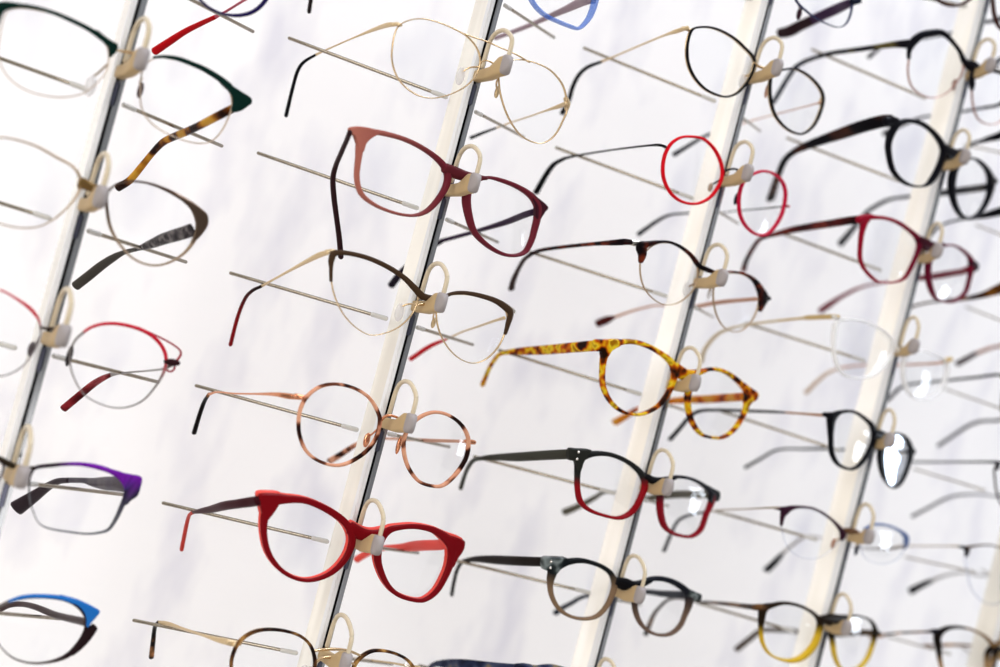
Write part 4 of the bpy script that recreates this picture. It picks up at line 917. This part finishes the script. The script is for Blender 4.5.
for r in hold:
    for idx, (px, py) in enumerate(hold[r]):
        j = idx-1 if r != 5 else idx
        RF = RFS[r-1]; q = RF/23.; p = at(px, py, 0.); z = p[2]; x = p[0]; xr = RX[r-1]
        org = (RX[r-1], RF, z)
        e = thing('nose_rest', 'beige nose rest with wire loop and support pins carrying the '+on[r][idx]+' glasses', 'nose rest', org, 'nose rests on the display rails')
        # tapered block: section swept from the rail out to the cap
        def bx_(y): return x+(xr-x)*min(1., max(0., y/RF))
        cen = [np.array([bx_(y*q), y*q, z+dz]) for y, dz in ((24, -4.4), (18, -4.2), (11, -3.7), (7.5, -2.2), (5, -1.), (1, -.6))]
        A = [np.array([w, 0, 0]) for w in (2.2, 2.2, 2.2, 2.3, 2.4, 2.4)]; B = [np.array([0, 0, h]) for h in (2.6, 2.6, 2.9, 3.8, 4.3, 4.4)]
        skin('block', cen, A, B, False, BLOCK, e, org, 16, .45)
        cen = [np.array([x, y, z-.4]) for y in (1.6, .4, -.8, -1.7)]
        skin('end_cap', cen, [np.array([w, 0, 0]) for w in (2.4, 2.5, 2.45, 1.9)], [np.array([0, 0, h]) for h in (4.4, 4.5, 4.4, 3.6)], False, CAPM, e, org, 16, .5)
        loop = [(.2, 3), (.3, 9), (1.7, 12.2), (5, 14.6), (9, 16.3), (12.7, 16.7), (16.5, 15.9), (19.3, 13.6), (20.6, 9), (20.8, 3.3), (21, 0)]
        tube('wire_loop', [np.array([bx_(y*q), y*q, z+h]) for y, h in loop], 1.05, LOOPM, e, org, n=60, ns=10)
        # collar that clamps the rest into the slot
        box('collar', (RX[r-1]-1.0, RF-.5, z-18), (RX[r-1]+1.2, RF+2.5, z-8), solid('#77798a', .2, .6), e, org, .5)
        pl = pins.get((r, j))
        X = RX[r-1]
        def pin(a, b):                            # a: start at the rail back, b: tip
            P = [a, b]; o = tube('support_pin', P, .82 if r < 5 else .6, STEELP, e, org, n=6)
            u = (b-a)/np.linalg.norm(b-a); s = tube('sleeve', [a-u*.2, a+u*7], 1.1, SLEEVE, o, org, n=4)
        if pl is None or pl[0] is None:
            pin(np.array([X-2, RF+12, z-14]), np.array([X-64, 86, z-13]))
        else:
            tip, st = pl[0], pl[1]
            pin(at(*st, RF+14), at(*tip, 88))
        if pl is None or pl[2] is None:
            pin(np.array([X+2, RF+12, z-13]), np.array([X+30, 62, z-13]))
        else:
            pin(at(*pl[2], RF+14), at(*pl[3], 82))

# ------------------------------------------------------------------ room shell
def struct(name, lo, hi, mat):
    o = box(name, lo, hi, mat, None, (0, 0, 0), 0); o['kind'] = 'structure'; return o
WY = 185.
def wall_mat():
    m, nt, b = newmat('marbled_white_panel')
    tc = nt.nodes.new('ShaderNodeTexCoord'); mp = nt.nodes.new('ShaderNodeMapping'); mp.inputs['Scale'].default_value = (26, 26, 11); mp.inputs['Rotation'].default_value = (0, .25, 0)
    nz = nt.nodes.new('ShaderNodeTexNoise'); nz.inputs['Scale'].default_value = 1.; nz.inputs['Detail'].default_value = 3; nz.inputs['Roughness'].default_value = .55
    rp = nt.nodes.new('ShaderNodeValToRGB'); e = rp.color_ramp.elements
    e[0].position = .28; e[0].color = lin('#e1dfe5'); e[1].position = .5; e[1].color = lin('#f3f1f1')  # greyer noise streaks paint in blurred shadows and reflections of the glasses
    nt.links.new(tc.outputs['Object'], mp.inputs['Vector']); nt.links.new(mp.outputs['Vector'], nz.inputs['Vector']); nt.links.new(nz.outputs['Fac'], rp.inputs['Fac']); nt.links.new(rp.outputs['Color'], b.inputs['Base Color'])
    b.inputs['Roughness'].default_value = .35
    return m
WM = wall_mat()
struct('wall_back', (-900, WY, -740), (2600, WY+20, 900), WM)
struct('floor', (-900, -2600, -740), (2600, WY, -720), solid('#d8d3cc', .5))

# ------------------------------------------------------------------ light
w = bpy.data.worlds.new('store_light'); bpy.context.scene.world = w; w.use_nodes = True
nt = w.node_tree; bg = nt.nodes['Background']
tc = nt.nodes.new('ShaderNodeTexCoord'); sx = nt.nodes.new('ShaderNodeSeparateXYZ'); mr = nt.nodes.new('ShaderNodeMapRange'); rp = nt.nodes.new('ShaderNodeValToRGB')
mr.inputs['From Min'].default_value = -1; mr.inputs['From Max'].default_value = 1
e = rp.color_ramp.elements; e[0].position = .5; e[0].color = (.13, .125, .12, 1); e[1].position = .82; e[1].color = (.97, .98, 1.0, 1)
nt.links.new(tc.outputs['Generated'], sx.inputs[0]); nt.links.new(sx.outputs['Z'], mr.inputs['Value']); nt.links.new(mr.outputs['Result'], rp.inputs['Fac']); nt.links.new(rp.outputs['Color'], bg.inputs['Color'])
bg.inputs['Strength'].default_value = .8
def area(name, loc, target, size, power, col):
    l = bpy.data.lights.new(name, 'AREA'); l.shape = 'RECTANGLE'; l.size = size[0]; l.size_y = size[1]; l.energy = power; l.color = col
    o = bpy.data.objects.new(name, l); C.objects.link(o); o.location = loc
    from mathutils import Vector
    o.rotation_euler = (Vector(target)-Vector(loc)).to_track_quat('-Z', 'Y').to_euler()
area('softbox_light', (-1.8, -1.25, .45), (.1, .15, -.15), (1.6, 1.4), 32, (1, .975, .94))
area('shelf_light', (-.3, -1.3, -.62), (.05, .16, -.4), (1.2, .5), 4, (1, .96, .91))  # warm fill added low down to brighten the bottom of the wall
area('shop_window_light', (2.15, -.37, -.13), (.32, .012, -.13), (.34, .5), 4.4, (.85, .92, 1))  # unseen lamp added along the lens reflection to produce its glare
area('ceiling_panel_light', (1.1, -.6, 2.1), (.45, .15, -.1), (1.2, .8), 43, (.82, .88, 1))  # unseen cool lamp added overhead to tint the upper right blue

# ------------------------------------------------------------------ camera
cd = bpy.data.cameras.new('camera'); cam = bpy.data.objects.new('camera', cd); C.objects.link(cam)
from mathutils import Matrix
R3 = RM.T @ np.diag([1., -1., -1.])
u, _, vt = np.linalg.svd(R3); R3 = u @ vt
M = Matrix([[R3[0][0], R3[0][1], R3[0][2], CAM[0]*.001], [R3[1][0], R3[1][1], R3[1][2], CAM[1]*.001], [R3[2][0], R3[2][1], R3[2][2], CAM[2]*.001], [0, 0, 0, 1]])
cam.matrix_world = M
cd.sensor_width = 36; cd.lens = F*36/1000; cd.clip_start = .02; cd.clip_end = 50
cd.dof.use_dof = True; cd.dof.focus_distance = .548; cd.dof.aperture_fstop = 4.6
bpy.context.scene.camera = cam
sc = bpy.context.scene
sc.view_settings.view_transform = 'Standard'; sc.view_settings.look = 'None'; sc.view_settings.exposure = .19; sc.view_settings.gamma = .86
sc.cycles.max_bounces = 10; sc.cycles.transparent_max_bounces = 24
